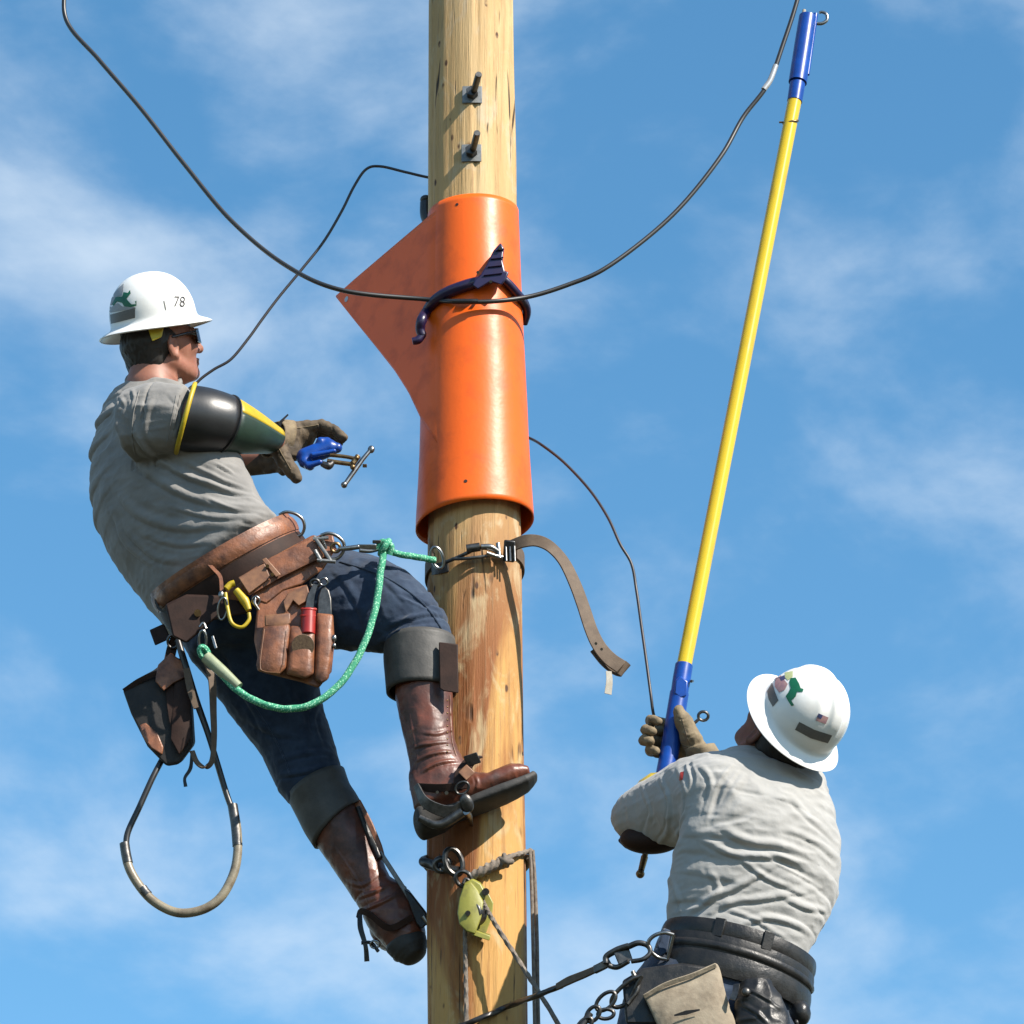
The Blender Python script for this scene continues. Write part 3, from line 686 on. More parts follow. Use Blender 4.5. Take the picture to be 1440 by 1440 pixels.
# =================================================================== LEFT WORKER
def seam(pts, bv, parent, m, r=.0016, name='seam'):
    pts = [(v.x, v.y) for v in catmull([Vector((a, b, 0)) for a, b in pts], 14 * (len(pts) - 1))]
    h_ = [ray(bv, *p) for p in pts]; h_ = [a + b_ * .0008 * (-1 if b_.dot(Dv) > 0 else 1) for a, b_ in h_ if a is not None]
    if len(h_) > 1:
        g = G(); g.tube(h_, r, 6); g.build(name, m, parent)
w1 = thing('person', P(640, 1160, -.2), 'worker leaning back left of the pole in grey T-shirt and brown tool belt', 'person')
T1 = [((196, 520), (250, 524), .02, .06, -15, .62), ((158, 551), (266, 556), .02, .13, -25, .62), ((131, 590), (280, 594), .02, .175, -30, .62), ((121, 635), (312, 632), .02, .185, -40, .62), ((126, 690), (338, 670), .01, .18, -48, .62), ((150, 745), (356, 702), .0, .17, -50, .62), ((190, 805), (374, 734), -.01, .165, -50, .62), ((222, 850), (400, 768), -.02, .165, -50, .62)]
PEL1 = [((238, 866), (438, 782), -.02, .165), ((246, 888), (445, 800), -.02, .165), ((268, 925), (450, 870), -.02, .15)]
THR1 = [((440, 768), (370, 900), -.07, .10), ((480, 776), (440, 905), -.09, .10), ((530, 788), (500, 913), -.13, .095), ((582, 817), (535, 915), -.16, .085), ((622, 858), (543, 903), -.17, .078), ((636, 900), (540, 900), -.17, .078), ((638, 945), (545, 950), -.17, .074)]
THL1 = [((262, 880), (440, 880), .0, .12), ((296, 945), (448, 945), .05, .11), ((336, 1003), (455, 1000), .08, .10), ((366, 1048), (467, 1040), .09, .09), ((386, 1098), (480, 1080), .09, .082), ((411, 1128), (486, 1098), .09, .066)]
ARM1 = [P(215, 590, -.15), P(262, 590, -.24), P(318, 604, -.20), P(384, 619, -.03)]
h = 0.0045
f = Field(*bb(90, 470, 370, 960, -.34, .40), .005)
f.loft(T1, .02, .03)
UP1 = Rv * -0.21 + Uv * 0.975 + Dv * -0.03; FW1 = Rv * 0.80 + Dv * 0.56 + Uv * .12
HC1 = P(224, 482, .0)
at1, hax1 = head(f, HC1, FW1, UP1, 1.10)
f.cone(at1(-.028, 0, -.045), P(212, 545, .01), .062, .072, .03)
f.chain(ARM1, [.06, .055, .048, .034], .02)
f.chain([P(200, 600, .11), P(300, 645, .27), P(374, 645, .22)], [.06, .046, .032], .02)
f.loft(PEL1, .02, .03)
V, F = f.mesh()
body1 = finish('body', V, F, M['skin'], w1, sharp=180)
# legs of the body sit inside jeans and boots
# shirt
f = Field(*bb(95, 430, 480, 900, -.34, .36), .004)
f.loft(T1[1:], .03); f.cone(P(195, 566, .0), P(240, 566, .0), .045, .045, .03)
f.cone(P(205, 586, -.07), P(212, 592, -.14), .082, .082, .04); f.loft([((190, 552), (186, 642), -.19, .088), ((228, 543), (214, 638), -.225, .088), ((268, 550), (247, 630), -.245, .083)], .02, cap=.15)
f.cone(P(188, 592, .09), P(208, 604, .16), .075, .07, .04); f.cone(P(208, 604, .16), P(255, 632, .26), .075, .065, .03)
V, F = f.mesh()
FL1 = [([(163, 548), (166, 600), (196, 650), (250, 690), (320, 712), (372, 716)], .010, .013), ([(185, 570), (196, 618), (232, 652), (290, 680), (350, 700), (378, 712)], .009, .011),
       ([(165, 690), (195, 722), (250, 740), (330, 738)], .009, .015), ([(215, 640), (260, 668), (320, 690), (366, 704)], .007, .008), ([(262, 650), (305, 672), (345, 688), (372, 700)], .007, .007),
       ([(300, 652), (330, 668), (362, 690)], .006, .006), ([(160, 720), (180, 765), (215, 795)], .006, .013), ([(290, 700), (330, 718), (372, 722)], .006, .006), ([(240, 712), (300, 728), (356, 730)], .006, .008),
       ([(168, 552), (174, 566), (172, 585)], .005, .006), ([(185, 548), (190, 560), (186, 578)], .005, .006), ([(215, 560), (206, 585), (202, 612)], .006, .009), ([(240, 556), (252, 580), (246, 612)], .005, .007),
       ([(262, 552), (256, 585), (246, 622)], .005, .006), ([(200, 750), (250, 765), (300, 762)], .005, .010), ([(175, 740), (215, 780), (260, 790)], .005, .012), ([(205, 620), (222, 640), (246, 650)], -.007, .010)]
V = folds(V, F, FL1, [((9, 9, 16), .004, 31), ((16, 16, 34), .0013, 1), ((30, 30, 60), .0010, 2)])
shirt1 = finish('t_shirt', V, F, M['shirt'], w1, sharp=180)
sb1 = bvh_of(V, F)
seam([(196, 550), (188, 580), (186, 612), (190, 640)], sb1, shirt1, M['shirt'], .002)
for dx in (0, 5): seam([(253 - dx, 556), (246 - dx, 590), (239 - dx, 626)], sb1, shirt1, M['shirt'], .0012)
# collar
g = G(); g.ring(P(216, 536, .01), (Rv * .98 + Uv * -.05).normalized(), (Dv * .9 + Uv * .35).normalized(), .075, .078, .008, 8, 40); g.build('collar', M['shirt'], shirt1)
# jeans
f = Field(*bb(190, 665, 720, 1160, -.33, .32), .004)
f.loft(PEL1, .03); f.loft(THR1, .03); f.loft(THL1, .03)
V, F = f.mesh()
FJ = [([(500, 790), (540, 815), (575, 850)], .004, .010), ([(545, 880), (575, 870), (610, 862)], .007, .008), ([(548, 893), (585, 884), (628, 882)], .007, .007), ([(530, 905), (560, 888), (590, 850)], .006, .009), ([(470, 800), (500, 840), (520, 890)], .004, .012),
      ([(560, 835), (590, 848), (622, 870)], -.005, .008), ([(392, 1090), (430, 1085), (472, 1072)], .007, .008), ([(388, 1072), (425, 1060), (466, 1058)], .006, .009), ([(345, 1010), (390, 1030), (440, 1035)], .005, .012), ([(400, 960), (420, 1000), (430, 1050)], .005, .012),
      ([(320, 950), (350, 985), (380, 1040)], .005, .012), ([(300, 900), (330, 940), (340, 980)], .005, .012), ([(450, 985), (440, 1010), (452, 1050)], .005, .008)]
V = folds(V, F, FJ, [((24, 24, 24), .0022, 3), ((60, 60, 60), .0007, 4)])
jeans1 = finish('jeans', V, F, M['jeans'], w1, sharp=180)
jb = bvh_of(V, F)
seam([(478, 790), (520, 803), (560, 822), (596, 850), (618, 880), (626, 898)], jb, jeans1, M['jeans'], .0028)
seam([(330, 955), (362, 1000), (392, 1050), (408, 1090)], jb, jeans1, M['jeans'], .0028)

def boot(parent, lofts, lo, hi, fl, foot=None, ell_=()):
    f = Field(lo, hi, .0035)
    for l in lofts: f.loft(l, .02)
    for e in ell_: f.ell(*e)
    V, F = f.mesh(); V = folds(V, F, fl, [((34, 34, 34), .0012, 6)])
    return finish('boot', V, F, M['boot'], parent, sharp=180), bvh_of(V, F)
# right (upper) boot
YB = -.19
BR = [((553, 930), (637, 930), -.17, .075), ((556, 975), (637, 975), -.175, .072), ((566, 1025), (637, 1025), -.18, .066), ((575, 1065), (645, 1062), -.185, .060), ((578, 1098), (662, 1090), YB, .058), ((583, 1140), (675, 1108), YB, .055)]
FR = [((590, 1085), (598, 1160), YB, .05), ((620, 1078), (622, 1150), YB, .053), ((655, 1085), (652, 1138), YB - .005, .052), ((690, 1090), (688, 1122), YB - .01, .053), ((720, 1076), (722, 1108), YB - .01, .050), ((742, 1080), (741, 1098), YB - .01, .036)]
bR, bRb = boot(w1, [BR, FR], *bb(530, 775, 900, 1200, -.31, -.08),
    [([(580, 1052), (605, 1046), (632, 1044)], .006, .006), ([(584, 1072), (610, 1060), (636, 1058)], .007, .006), ([(590, 1088), (615, 1074), (642, 1070)], .007, .006), ([(592, 1030), (615, 1032), (634, 1026)], .004, .006), ([(668, 1090), (672, 1102), (668, 1115)], .003, .005), ([(575, 1000), (582, 1040), (588, 1085)], .0025, .004), ([(560, 985), (575, 1040), (580, 1070)], .003, .005)])
f = Field(*bb(560, 775, 1050, 1210, -.31, -.08), .0035)   # sole and heel block
f.loft([((585, 1140), (603, 1175), YB, .052), ((618, 1138), (622, 1166), YB, .053), ((640, 1136), (643, 1150), YB, .05), ((672, 1122), (676, 1138), YB - .005, .053), ((708, 1108), (712, 1124), YB - .01, .054), ((738, 1096), (741, 1109), YB - .01, .047), ((750, 1088), (753, 1096), YB - .01, .030)], .006, cap=.6, pw=3.2)
V, F = f.mesh(); finish('sole', V, F, M['sole'], bR, sharp=180)
seam([(632, 978), (633, 1000), (634, 1025), (636, 1045), (641, 1062)], bRb, bR, M['tan'], .002)
for i in range(9):
    p, n = ray(bRb, 629 - (i % 1), 985 + i * 9)
    if p is not None:
        g = G(); g.ball(p, .0028, seg=8, rings=5); g.build('eyelet', M['brass'], bR)
# left (lower) boot
YL = .09
BL = [((430, 1170), (502, 1130), YL, .072), ((447, 1190), (514, 1155), YL, .068), ((476, 1232), (534, 1200), YL, .060), ((500, 1268), (549, 1236), YL, .054), ((513, 1292), (575, 1252), YL, .055), ((530, 1318), (592, 1284), YL, .056), ((548, 1338), (596, 1306), YL, .052)]
FL = [((518, 1290), (590, 1270), YL, .05), ((520, 1310), (585, 1300), YL + .06, .045), ((525, 1320), (575, 1310), YL + .14, .042), ((530, 1325), (570, 1318), YL + .19, .032)]
bL, bLb = boot(w1, [BL, FL], *bb(400, 620, 1110, 1400, -.02, .36),
    [([(505, 1262), (525, 1255), (548, 1245)], .005, .006), ([(512, 1280), (535, 1270), (560, 1258)], .006, .006), ([(465, 1185), (500, 1235), (528, 1290)], .003, .004), ([(490, 1240), (510, 1245), (536, 1228)], .004, .006)])
f = Field(*bb(500, 620, 1230, 1410, -.02, .36), .0035)
f.loft([((545, 1340), (596, 1308), YL, .052), ((554, 1348), (599, 1320), YL, .052), ((566, 1354), (598, 1332), YL, .045)], .006, cap=.5)
f.cone(P(570, 1332, YL + .02), P(560, 1345, YL + .2), .018, .016, .03)
V, F = f.mesh(); finish('sole', V, F, M['sole'], bL, sharp=180)

# calf cuffs and climbing irons
def iron(label, cuffst, parts):
    t = thing('climbing_iron', P(*label[1]), label[0], 'climbing iron', 'climbing irons strapped to the left worker\'s legs')
    return t
ir1 = iron(('climbing iron strapped to the upper boot that stands against the pole', (650, 1130, -.25)), None, None)
g = G(); g.loft([((540, 901), (640, 899), -.172, .086), ((539, 925), (643, 924), -.172, .087), ((541, 950), (644, 950), -.172, .087), ((543, 974), (642, 974), -.172, .085)], seg=56); g.build('calf_cuff', M['cuff'], ir1, solid=.008, soff=-1, sharp=60)
g = G(); g.prism([(617, 903), (644, 906), (645, 975), (624, 972), (618, 968)], -.268, .012); g.build('hook_strap', M['darkleather'], ir1, bevel=.003, sharp=30)
g = G(); g.strap([P(577, 1106, -.16), P(590, 1107, -.235), P(620, 1108, -.256), P(650, 1106, -.262)], .022, .005, Uv); g.build('ankle_strap', M['darkleather'], ir1, bevel=.001)
g = G(); g.strap([P(585, 1104, -.25), P(600, 1130, -.262), P(634, 1142, -.262), P(655, 1130, -.268)], [.018, .03, .034, .03], .006, Rv * .3 + Uv, n=24); g.build('stirrup', M['dsteel'], ir1, bevel=.0015)
g = G(); g.tube([P(590, 1150, -.252), P(618, 1160, -.255), P(650, 1142, -.262)], [.010, .013, .014], 12); g.build('stirrup_bar', M['dsteel'], ir1)
g = G(); g.ball(P(656, 1130, -.268), (.019, .012, .027), ((Rv + Uv * .3).normalized(), Dv, (Uv - Rv * .3).normalized())); g.build('gaff_knuckle', M['dsteel'], ir1)
g = G(); g.strap([P(650, 1110, -.262), P(648, 1090, -.265), P(662, 1070, -.262), P(674, 1066, -.25)], .034, .006, (Rv + Uv * .3)); g.build('instep_strap', M['darkleather'], ir1, bevel=.001)
g = G(); g.box(P(664, 1068, -.275), Rv * .018 + Uv * .006, Uv * .014 - Rv * .006, Dv * .005); g.build('strap_tip', M['blackleather'], ir1, bevel=.002)
g = G(); g.prism([(644, 1086), (656, 1075), (668, 1086), (656, 1098)], -.283, .008); g.build('strap_pad', M['tan_lt'], ir1, bevel=.002, sharp=30)
g = G(); g.ring(P(650, 1108, -.278), (Rv * .8 + Uv * .6).normalized(), (Uv * .8 - Rv * .6).normalized(), .019, .015, .0035); g.build('buckle', M['dsteel'], ir1)
g = G(); g.cyl(P(628, 1115, -.262), P(628, 1115, -.272), .005); g.cyl(P(615, 1114, -.258), P(615, 1114, -.268), .004); g.build('rivet', M['steel'], ir1, sharp=30)
g = G(); g.tube([P(655, 1140, -.262), P(660, 1150, -.21), P(664, 1160, -.135)], [.012, .009, .003], 10); g.build('gaff_spike', M['steel'], ir1)
ir2 = iron(('climbing iron on the lower boot with its steel shank beside the pole', (580, 1260, .02)), None, None)
g = G(); g.loft([((404, 1123), (485, 1083), YL, .090), ((417, 1148), (492, 1103), YL, .083), ((428, 1170), (501, 1117), YL, .083), ((441, 1190), (509, 1131), YL, .081)], seg=56); g.build('calf_cuff', M['cuff'], ir2, solid=.008, soff=-1, sharp=60)
g = G(); g.strap(PL([(500, 1128, YL - .03), (516, 1160, YL - .035), (530, 1190, YL - .035), (538, 1208, YL - .035)]), [.03, .034, .028, .016], .012, Rv + Uv * .4); g.build('shank_pad', M['tan'], ir2, bevel=.003)
g = G(); g.tube(PL([(503, 1135, YL - .045), (516, 1168, YL - .045), (534, 1207, YL - .045)]), [.007, .009, .009], 8); g.build('pad_edge', M['blackleather'], ir2)
g = G(); g.strap(PL([(534, 1198, YL - .04), (555, 1230, YL - .04), (574, 1260, YL - .04), (584, 1284, YL - .03), (594, 1300, YL - .02)]), .013, .009, Rv + Uv * .4); g.build('steel_shank', M['galv'], ir2, bevel=.002)
g = G(); g.prism([(568, 1250), (578, 1256), (600, 1284), (601, 1300), (592, 1307), (585, 1298), (578, 1278)], YL - .055, .022); g.build('gaff_guard', M['blackleather'], ir2, bevel=.004, sharp=30)
g = G(); g.tube([P(596, 1290, YL - .05), P(606, 1305, YL - .055)], [.01, .003], 8); g.build('gaff_spike', M['steel'], ir2)
g = G(); g.strap(PL([(504, 1292, YL - .02), (508, 1282, YL - .045), (520, 1286, YL - .06), (548, 1305, YL - .065), (580, 1290, YL - .06)]), .018, .005, Uv - Rv * .3); g.build('ankle_strap', M['darkleather'], ir2, bevel=.001)
g = G(); g.strap(PL([(506, 1286, YL - .04), (507, 1305, YL - .05), (514, 1330, YL - .05), (516, 1352, YL - .04)]), [.013, .015, .012, .014], .006, Rv); g.tube(PL([(508, 1326, YL - .05), (522, 1326, YL - .05), (532, 1338, YL - .05)]), .005, 8); g.build('strap_tail', M['blackleather'], ir2)
g = G(); g.ring(P(527, 1328, YL - .055), Rv, Uv, .012, .010, .003); g.build('buckle', M['steel'], ir2)

# helmet, hair, glasses
hat1, hb1, hc1, _ = hard_hat(w1, (217, 459), 0.0, Rv * -0.195 + Uv * 0.98 + Dv * .03, FW1, False, 1.0)
decal('green_state_sticker', [[(158, 428), (163, 418), (172, 417), (174, 411), (180, 412), (183, 408), (184, 413), (178, 420), (181, 424), (178, 428), (182, 430), (185, 428), (191, 428), (190, 424), (192, 423), (192, 430), (184, 432), (175, 431), (172, 426), (165, 424), (160, 430)]], hb1, M['pgreen'], hat1, .0012)
decal('grey_wedge_print', [[(155, 429), (158, 416), (166, 406), (174, 399), (173, 410), (171, 416), (163, 418), (157, 429)]], hb1, M['plt'], hat1, .0009)
decal('pale_print', [[(152, 430), (157, 432), (166, 426), (172, 431), (190, 432), (191, 434), (153, 440)]], hb1, M['plt'], hat1, .0009)
decal('reflective_strip', [[(153, 443), (190, 433), (190, 447), (154, 456)]], hb1, M['pgrey'], hat1, .001)
decal('scuff_mark', [[(229.5, 423), (231.2, 423), (233.8, 436), (232.6, 436)]], hb1, M['pgrey'], hat1, .001)
def text_decal(txt, cx_, cy_, size, rot, bv, m, parent, name):
    cu = bpy.data.curves.new('lettering_curve', 'FONT'); cu.body = txt; cu.size = size; cu.align_x = 'CENTER'; cu.align_y = 'CENTER'
    to = bpy.data.objects.new('lettering_curve', cu); COL.objects.link(to); dg = bpy.context.evaluated_depsgraph_get(); me = bpy.data.meshes.new_from_object(to.evaluated_get(dg))
    polys = []; ca, sa = math.cos(rot), math.sin(rot)
    for p in me.polygons:
        pl = []
        for vi in p.vertices:
            x, y = me.vertices[vi].co.x * .78, me.vertices[vi].co.y; pl.append((cx_ + x * ca + y * sa, cy_ - (y * ca - x * sa)))
        polys.append(pl)
    bpy.data.objects.remove(to); bpy.data.meshes.remove(me); bpy.data.curves.remove(cu)
    return decal(name, polys, bv, m, parent, .0012, 4)
text_decal('78', 252, 425, 21, 0.06, hb1, M['pblack'], hat1, 'number_print')
f = Field(HC1 - Vector((.15, .15, .15)), HC1 + Vector((.15, .15, .15)), .0035)
S1 = 1.10
f.ell(at1(-.028, 0, .004), hax1, (.078 * S1, .083 * S1, .062 * S1), .02); f.ell(at1(-.048, 0, -.048), hax1, (.048 * S1, .068 * S1, .050 * S1), .03)
V, F = f.mesh(); V = folds(V, F, [], [((90, 90, 30), .0016, 8)]); finish('hair', V, F, M['hair'], w1, sharp=180)
g = G()
e0 = at1(-.005, -.0, .0)
for s_ in (-1, 1):
    g.tube([at1(-.01, s_ * .085, .006), at1(.045, s_ * .076, .008), at1(.078, s_ * .062, .005)], [.004, .005, .008], 8)
pth = [at1(.072, -.072, -.003), at1(.092, -.052, -.004), at1(.104, -.02, -.002), at1(.106, 0, .004), at1(.104, .02, -.002), at1(.092, .052, -.004), at1(.072, .072, -.003)]
g.strap(pth, [.034, .044, .046, .030, .046, .044, .034], .004, hax1[2], n=48); g.build('sunglasses', M['lens'], w1, bevel=.001)
g = G(); ch = [at1(-.065, -.082, -.004), at1(-.040, -.092, -.014), at1(-.022, -.092, -.004)]
bx, by = Rv * .022, Uv * .012
g.prism([(208, 463), (231, 457), (227, 474), (214, 480)], P(0, 0, 0).y - .115, .008); g.build('headband_pad', M['yellow'], hat1, bevel=.003, sharp=30)

# arm guard
ag = thing('arm_guard', P(318, 600, -.12), 'black, green and yellow rubber sleeve on the left worker\'s outstretched arm', 'arm guard')
st = stations([((273, 546), (249, 631), -.245, .088), ((296, 550), (281, 634), -.235, .085), ((320, 559), (312, 635), -.21, .079), ((352, 578), (347, 638), -.14, .062), ((385, 600), (379, 638), -.03, .044)], 6)
VV = []; NS = 48
for c, u, v, a, d in st:
    for k in range(NS): an = 2 * math.pi * k / NS; VV.append(c + u * a * math.cos(an) + v * d * math.sin(an))
FY = []; FG = []; FK = []
for i in range(len(st) - 1):
    for k in range(NS):
        k2 = (k + 1) % NS; ff = (i * NS + k, (i + 1) * NS + k, (i + 1) * NS + k2, i * NS + k2)
        an = (k + .5) / NS * 360; (FK if i < 12 else FY if 100 < an < 232 else FG).append(ff)
def submesh(VV, FF):
    used = sorted({i for f_ in FF for i in f_}); mp_ = {a: b_ for b_, a in enumerate(used)}; return [VV[i] for i in used], [tuple(mp_[i] for i in f_) for f_ in FF]
a_, b_ = submesh(VV, FK); finish('rubber_cuff', a_, b_, M['rubber'], ag, solid=.007, soff=-1, sharp=60)
a_, b_ = submesh(VV, FG); finish('green_panel', a_, b_, M['green'], ag, solid=.004, soff=-1, sharp=60)
a_, b_ = submesh(VV, FY); finish('yellow_panel', a_, b_, M['yellow'], ag, solid=.0055, soff=-1, sharp=60)
g = G(); uu = st[0]; g.ring(uu[0], uu[1], uu[2], uu[3] + .004, uu[4] + .004, .0068, 8, 56); g.build('rolled_rim', M['yellow'], ag)
g = G(); uu = st[12]; g.ring(uu[0] - Rv * .001, uu[1], uu[2], uu[3] + .001, uu[4] + .002, .003, 6, 48); g.build('cuff_edge', M['rubber'], ag)

# gloves
f = Field(*bb(355, 505, 560, 720, -.12, .24), .003)
f.cone(P(380, 620, .0), P(400, 616, .03), .040, .038, .015)
f.cone(P(400, 612, .03), P(432, 606, .06), .033, .030, .02); f.cone(P(400, 626, .05), P(428, 618, .09), .032, .028, .02); f.cone(P(396, 634, .02), P(412, 636, .04), .030, .024, .02)
for i, (Yf, dy, r_) in enumerate(((.035, 0, .0150), (.06, 2, .0150), (.085, 5, .0145), (.108, 9, .013))):
    f.chain(PL([(430, 601 + dy, Yf), (452, 597 + dy * 1.3, Yf + .004), (470, 604 + dy * 1.5, Yf + .006), (483 - i * 3, 615 + dy * 1.6, Yf + .004)]), [r_ * 1.1, r_, r_ * .92, r_ * .8], .004)
f.chain(PL([(392, 630, .0), (400, 648, -.012), (410, 662, -.014), (417, 672, -.012)]), [.026, .0215, .018, .0145], .010)
V, F = f.mesh(); V = folds(V, F, [([(402, 600), (406, 615), (404, 630)], .004, .004), ([(418, 598), (422, 610), (420, 624)], .0035, .004), ([(395, 640), (402, 636), (410, 640)], .003, .004), ([(446, 594), (450, 600), (448, 606)], -.003, .003), ([(467, 600), (468, 606), (466, 612)], -.003, .003)], [((60, 60, 60), .0014, 11), ((30, 30, 30), .0014, 12)])
gl = finish('glove', V, F, M['gloveD'], w1, sharp=180); gvb = bvh_of(V, F)
seam([(404, 600), (418, 602), (432, 600), (448, 597)], gvb, gl, M['glove'], .0012)
seam([(392, 630), (400, 645), (409, 660)], gvb, gl, M['glove'], .0012)
g = G(); g.loft([((388, 594), (378, 643), .0, .048), ((396, 592), (392, 640), .02, .046), ((410, 593), (405, 640), .035, .042)], seg=40); g.build('glove_cuff', M['glove'], gl, solid=.003, soff=0, sharp=60)
g = G(); g.strap(PL([(384, 596, -.01), (392, 599, -.015), (396, 592, -.015), (405, 583, -.01)]), [.010, .012, .008, .003], .004, Rv + Uv * .6); g.build('glove_strap', M['blackleather'], gl)
f = Field(*bb(320, 440, 590, 720, .12, .36), .003)
f.cone(P(350, 652, .25), P(378, 650, .215), .036, .034, .015)
for i in range(4): f.chain(PL([(376, 642 + i * 6, .21), (392, 640 + i * 6, .20), (398, 646 + i * 6, .175)]), [.014, .013, .011], .005)
f.chain(PL([(372, 640, .19), (384, 632, .17), (394, 634, .16)]), [.015, .013, .011], .005)
V, F = f.mesh(); finish('glove', V, F, M['gloveD'], w1, sharp=180)

# grounding clamp in his hand
gc = thing('grounding_clamp', P(450, 640, .03), 'blue and bronze cross-handled clamp held out in the left worker\'s glove', 'hand clamp')
f = Field(*bb(410, 500, 590, 690, -.07, .12), .0025)
f.cone(P(430, 643, .01), P(462, 630, .01), .027, .026, .008); f.cone(P(428, 650, .0), P(436, 655, 0), .017, .014, .008); f.cone(P(452, 622, .0), P(460, 619, 0), .016, .009, .006)
f.cone(P(466, 630, .005), P(474, 630, .005), .018, .015, .006); f.cone(P(440, 640, -.02), P(470, 634, -.02), .008, .006, .004); f.cone(P(433, 655, -.01), P(450, 650, -.015), .010, .008, .006)
V, F = f.mesh(); finish('blue_housing', V, F, M['blue'], gc, sharp=180)
g = G(); g.tube(PL([(452, 652, -.01), (462, 655, -.01), (468, 650, -.01)]), [.008, .012, .008], 10); g.build('lower_jaw', M['dsteel'], gc)
g = G(); g.tube(PL([(464, 640, 0), (484, 642, 0), (500, 645, 0)]), .0055, 10); g.build('guide_rod', M['brass'], gc)
g = G(); g.tube(PL([(460, 648, -.005), (480, 651, -.005), (496, 653, -.005)]), .0065, 10); g.build('guide_rod', M['brass'], gc)
g = G(); g.tube(PL([(486, 680, -.015), (500, 660, -.01), (510, 646, -.008), (520, 634, -.005)]), [.0065, .0075, .0065, .006], 12, n=3); g.ball(P(484, 682, -.016), .0095); g.ball(P(522, 632, -.005), (.010, .008, .012)); g.build('cross_handle', M['steel'], gc)
g = G(); g.cyl(P(496, 652, -.022), P(504, 641, -.022), .0085, 6); g.ball(P(496, 657, -.025), .008); g.ball(P(502, 644, -.028), .006); g.box(P(513, 655, -.01), Rv * .006, Uv * .005, Dv * .006); g.build('jaw_pin', M['brass'], gc, bevel=.001)

# =================================================================== left tool belt
tb = thing('tool_belt', P(330, 830, -.2), 'brown leather lineman\'s tool belt round the left worker\'s hips', 'tool belt')
def band(c, U, V_, W, a, b, width, th, a0, a1, n=72, flare=0.0):
    g = G(); c = Vector(c); bse = len(g.V)
    for i in range(n + 1):
        an = a0 + (a1 - a0) * i / n; d = U * math.cos(an) * a + V_ * math.sin(an) * b; nn = (U * math.cos(an) / a + V_ * math.sin(an) / b).normalized()
        for s1, s2 in ((-.5, 0), (-.3, .0025), (0, .004), (.3, .0025), (.5, 0)): g.V.append(c + d + W * width * s1 + nn * (th / 2 + s2 + flare * s1))
        for s1 in (.5, -.5): g.V.append(c + d + W * width * s1 - nn * th / 2)
    for i in range(n):
        for k in range(7):
            k2 = (k + 1) % 7; g.F.append((i * 7 + k, (i + 1) * 7 + k, (i + 1) * 7 + k2, i * 7 + k2))
    g.F.append(tuple(range(7))); g.F.append(tuple(n * 7 + k for k in range(7))[::-1]); return g
U1 = (P(412, 742) - P(228, 850)); U1 = (Rv * U1.dot(Rv) + Uv * U1.dot(Uv)).normalized(); V1 = (Dv * .985 - Uv * .08 + Rv * .02); V1 = (V1 - U1 * V1.dot(U1)).normalized(); W1 = V1.cross(U1).normalized()
if W1.dot(Uv) < 0: W1 = -W1
cB = P(324, 806, -.02)
band(cB + W1 * .026, U1, V1, W1, .220, .200, .068, .006, 0, 2 * math.pi).build('back_pad', M['tan'], tb, sharp=50)
band(cB - W1 * .036, U1, V1, W1, .222, .204, .074, .006, 0, 2 * math.pi).build('hip_pad', M['darkleather'], tb, sharp=50)
band(cB + W1 * .026, U1, V1, W1, .226, .208, .040, .005, -math.pi * .98, -math.pi * .02, 60).build('waist_strap', M['tan'], tb, sharp=50)
cB2 = P(350, 835, -.02)
band(cB2 - W1 * .002, U1, V1, W1, .226, .218, .040, .006, -math.pi * .56, -math.pi * .04, 40).build('d_ring_strap', M['tan'], tb, sharp=50)
g = G(); g.prism([(372, 792), (392, 778), (440, 752), (462, 760), (470, 775), (455, 800), (425, 822), (400, 830), (375, 850), (352, 842)], -.235, .03); g.build('hip_panel', M['tan'], tb, bevel=.006, sharp=40)
g = G(); g.prism([(336, 812), (382, 783), (450, 752), (468, 752), (474, 776), (440, 790), (395, 812), (350, 838)], -.25, .01, bulge=.004); g.build('strap_keeper', M['tan'], tb, bevel=.003, sharp=40)
g = G(); g.prism([(368, 787), (374, 784), (395, 808), (388, 812)], -.262, .006); g.prism([(335, 812), (372, 792), (380, 812), (350, 835)], -.262, .006); g.build('strap_end', M['tan_lt'], tb, bevel=.002, sharp=40)
for x, y in ((376, 796), (383, 808)):
    g = G(); g.cyl(P(x, y, -.263), P(x, y, -.270), .005); g.build('rivet', M['brass'], tb, sharp=30)
g = G(); g.prism([(376, 738), (392, 730), (410, 752), (404, 758), (352, 775), (348, 752)], -.12, .012); g.build('front_strap', M['tan'], tb, bevel=.003, sharp=40)
def dring(c, U, V_, a, b, r, name='d_ring', m='steel', parent=None):
    g = G(); c = Vector(c); pts = [c + U * a * .0 + V_ * b, ]
    pts = [c - V_ * b, c - V_ * b + U * a * .5, c + U * a * .95 - V_ * b * .6, c + U * a * 1.15, c + U * a * .95 + V_ * b * .6, c + V_ * b + U * a * .5, c + V_ * b]
    g.tube(pts, r, 10); g.tube([c - V_ * b, c + V_ * b], r, 10, n=4); return g.build(name, M[m], parent or tb)
dring(P(404, 740, -.13), (Rv * .9 + Uv * .45).normalized(), (Uv * .8 - Rv * .6).normalized(), .040, .038, .0045)
dring(P(458, 770, -.25), (Rv * .95 + Uv * .25).normalized(), (Uv * .93 - Rv * .37).normalized(), .044, .036, .0048)
g = G()
for a_, b_ in (((442, 755), (466, 790)), ((440, 758), (462, 756)), ((446, 788), (472, 790)), ((443, 774), (452, 790))): g.tube([P(*a_, -.262), P(*b_, -.262)], .0055, 8)
g.build('ring_plate', M['galv'], tb)
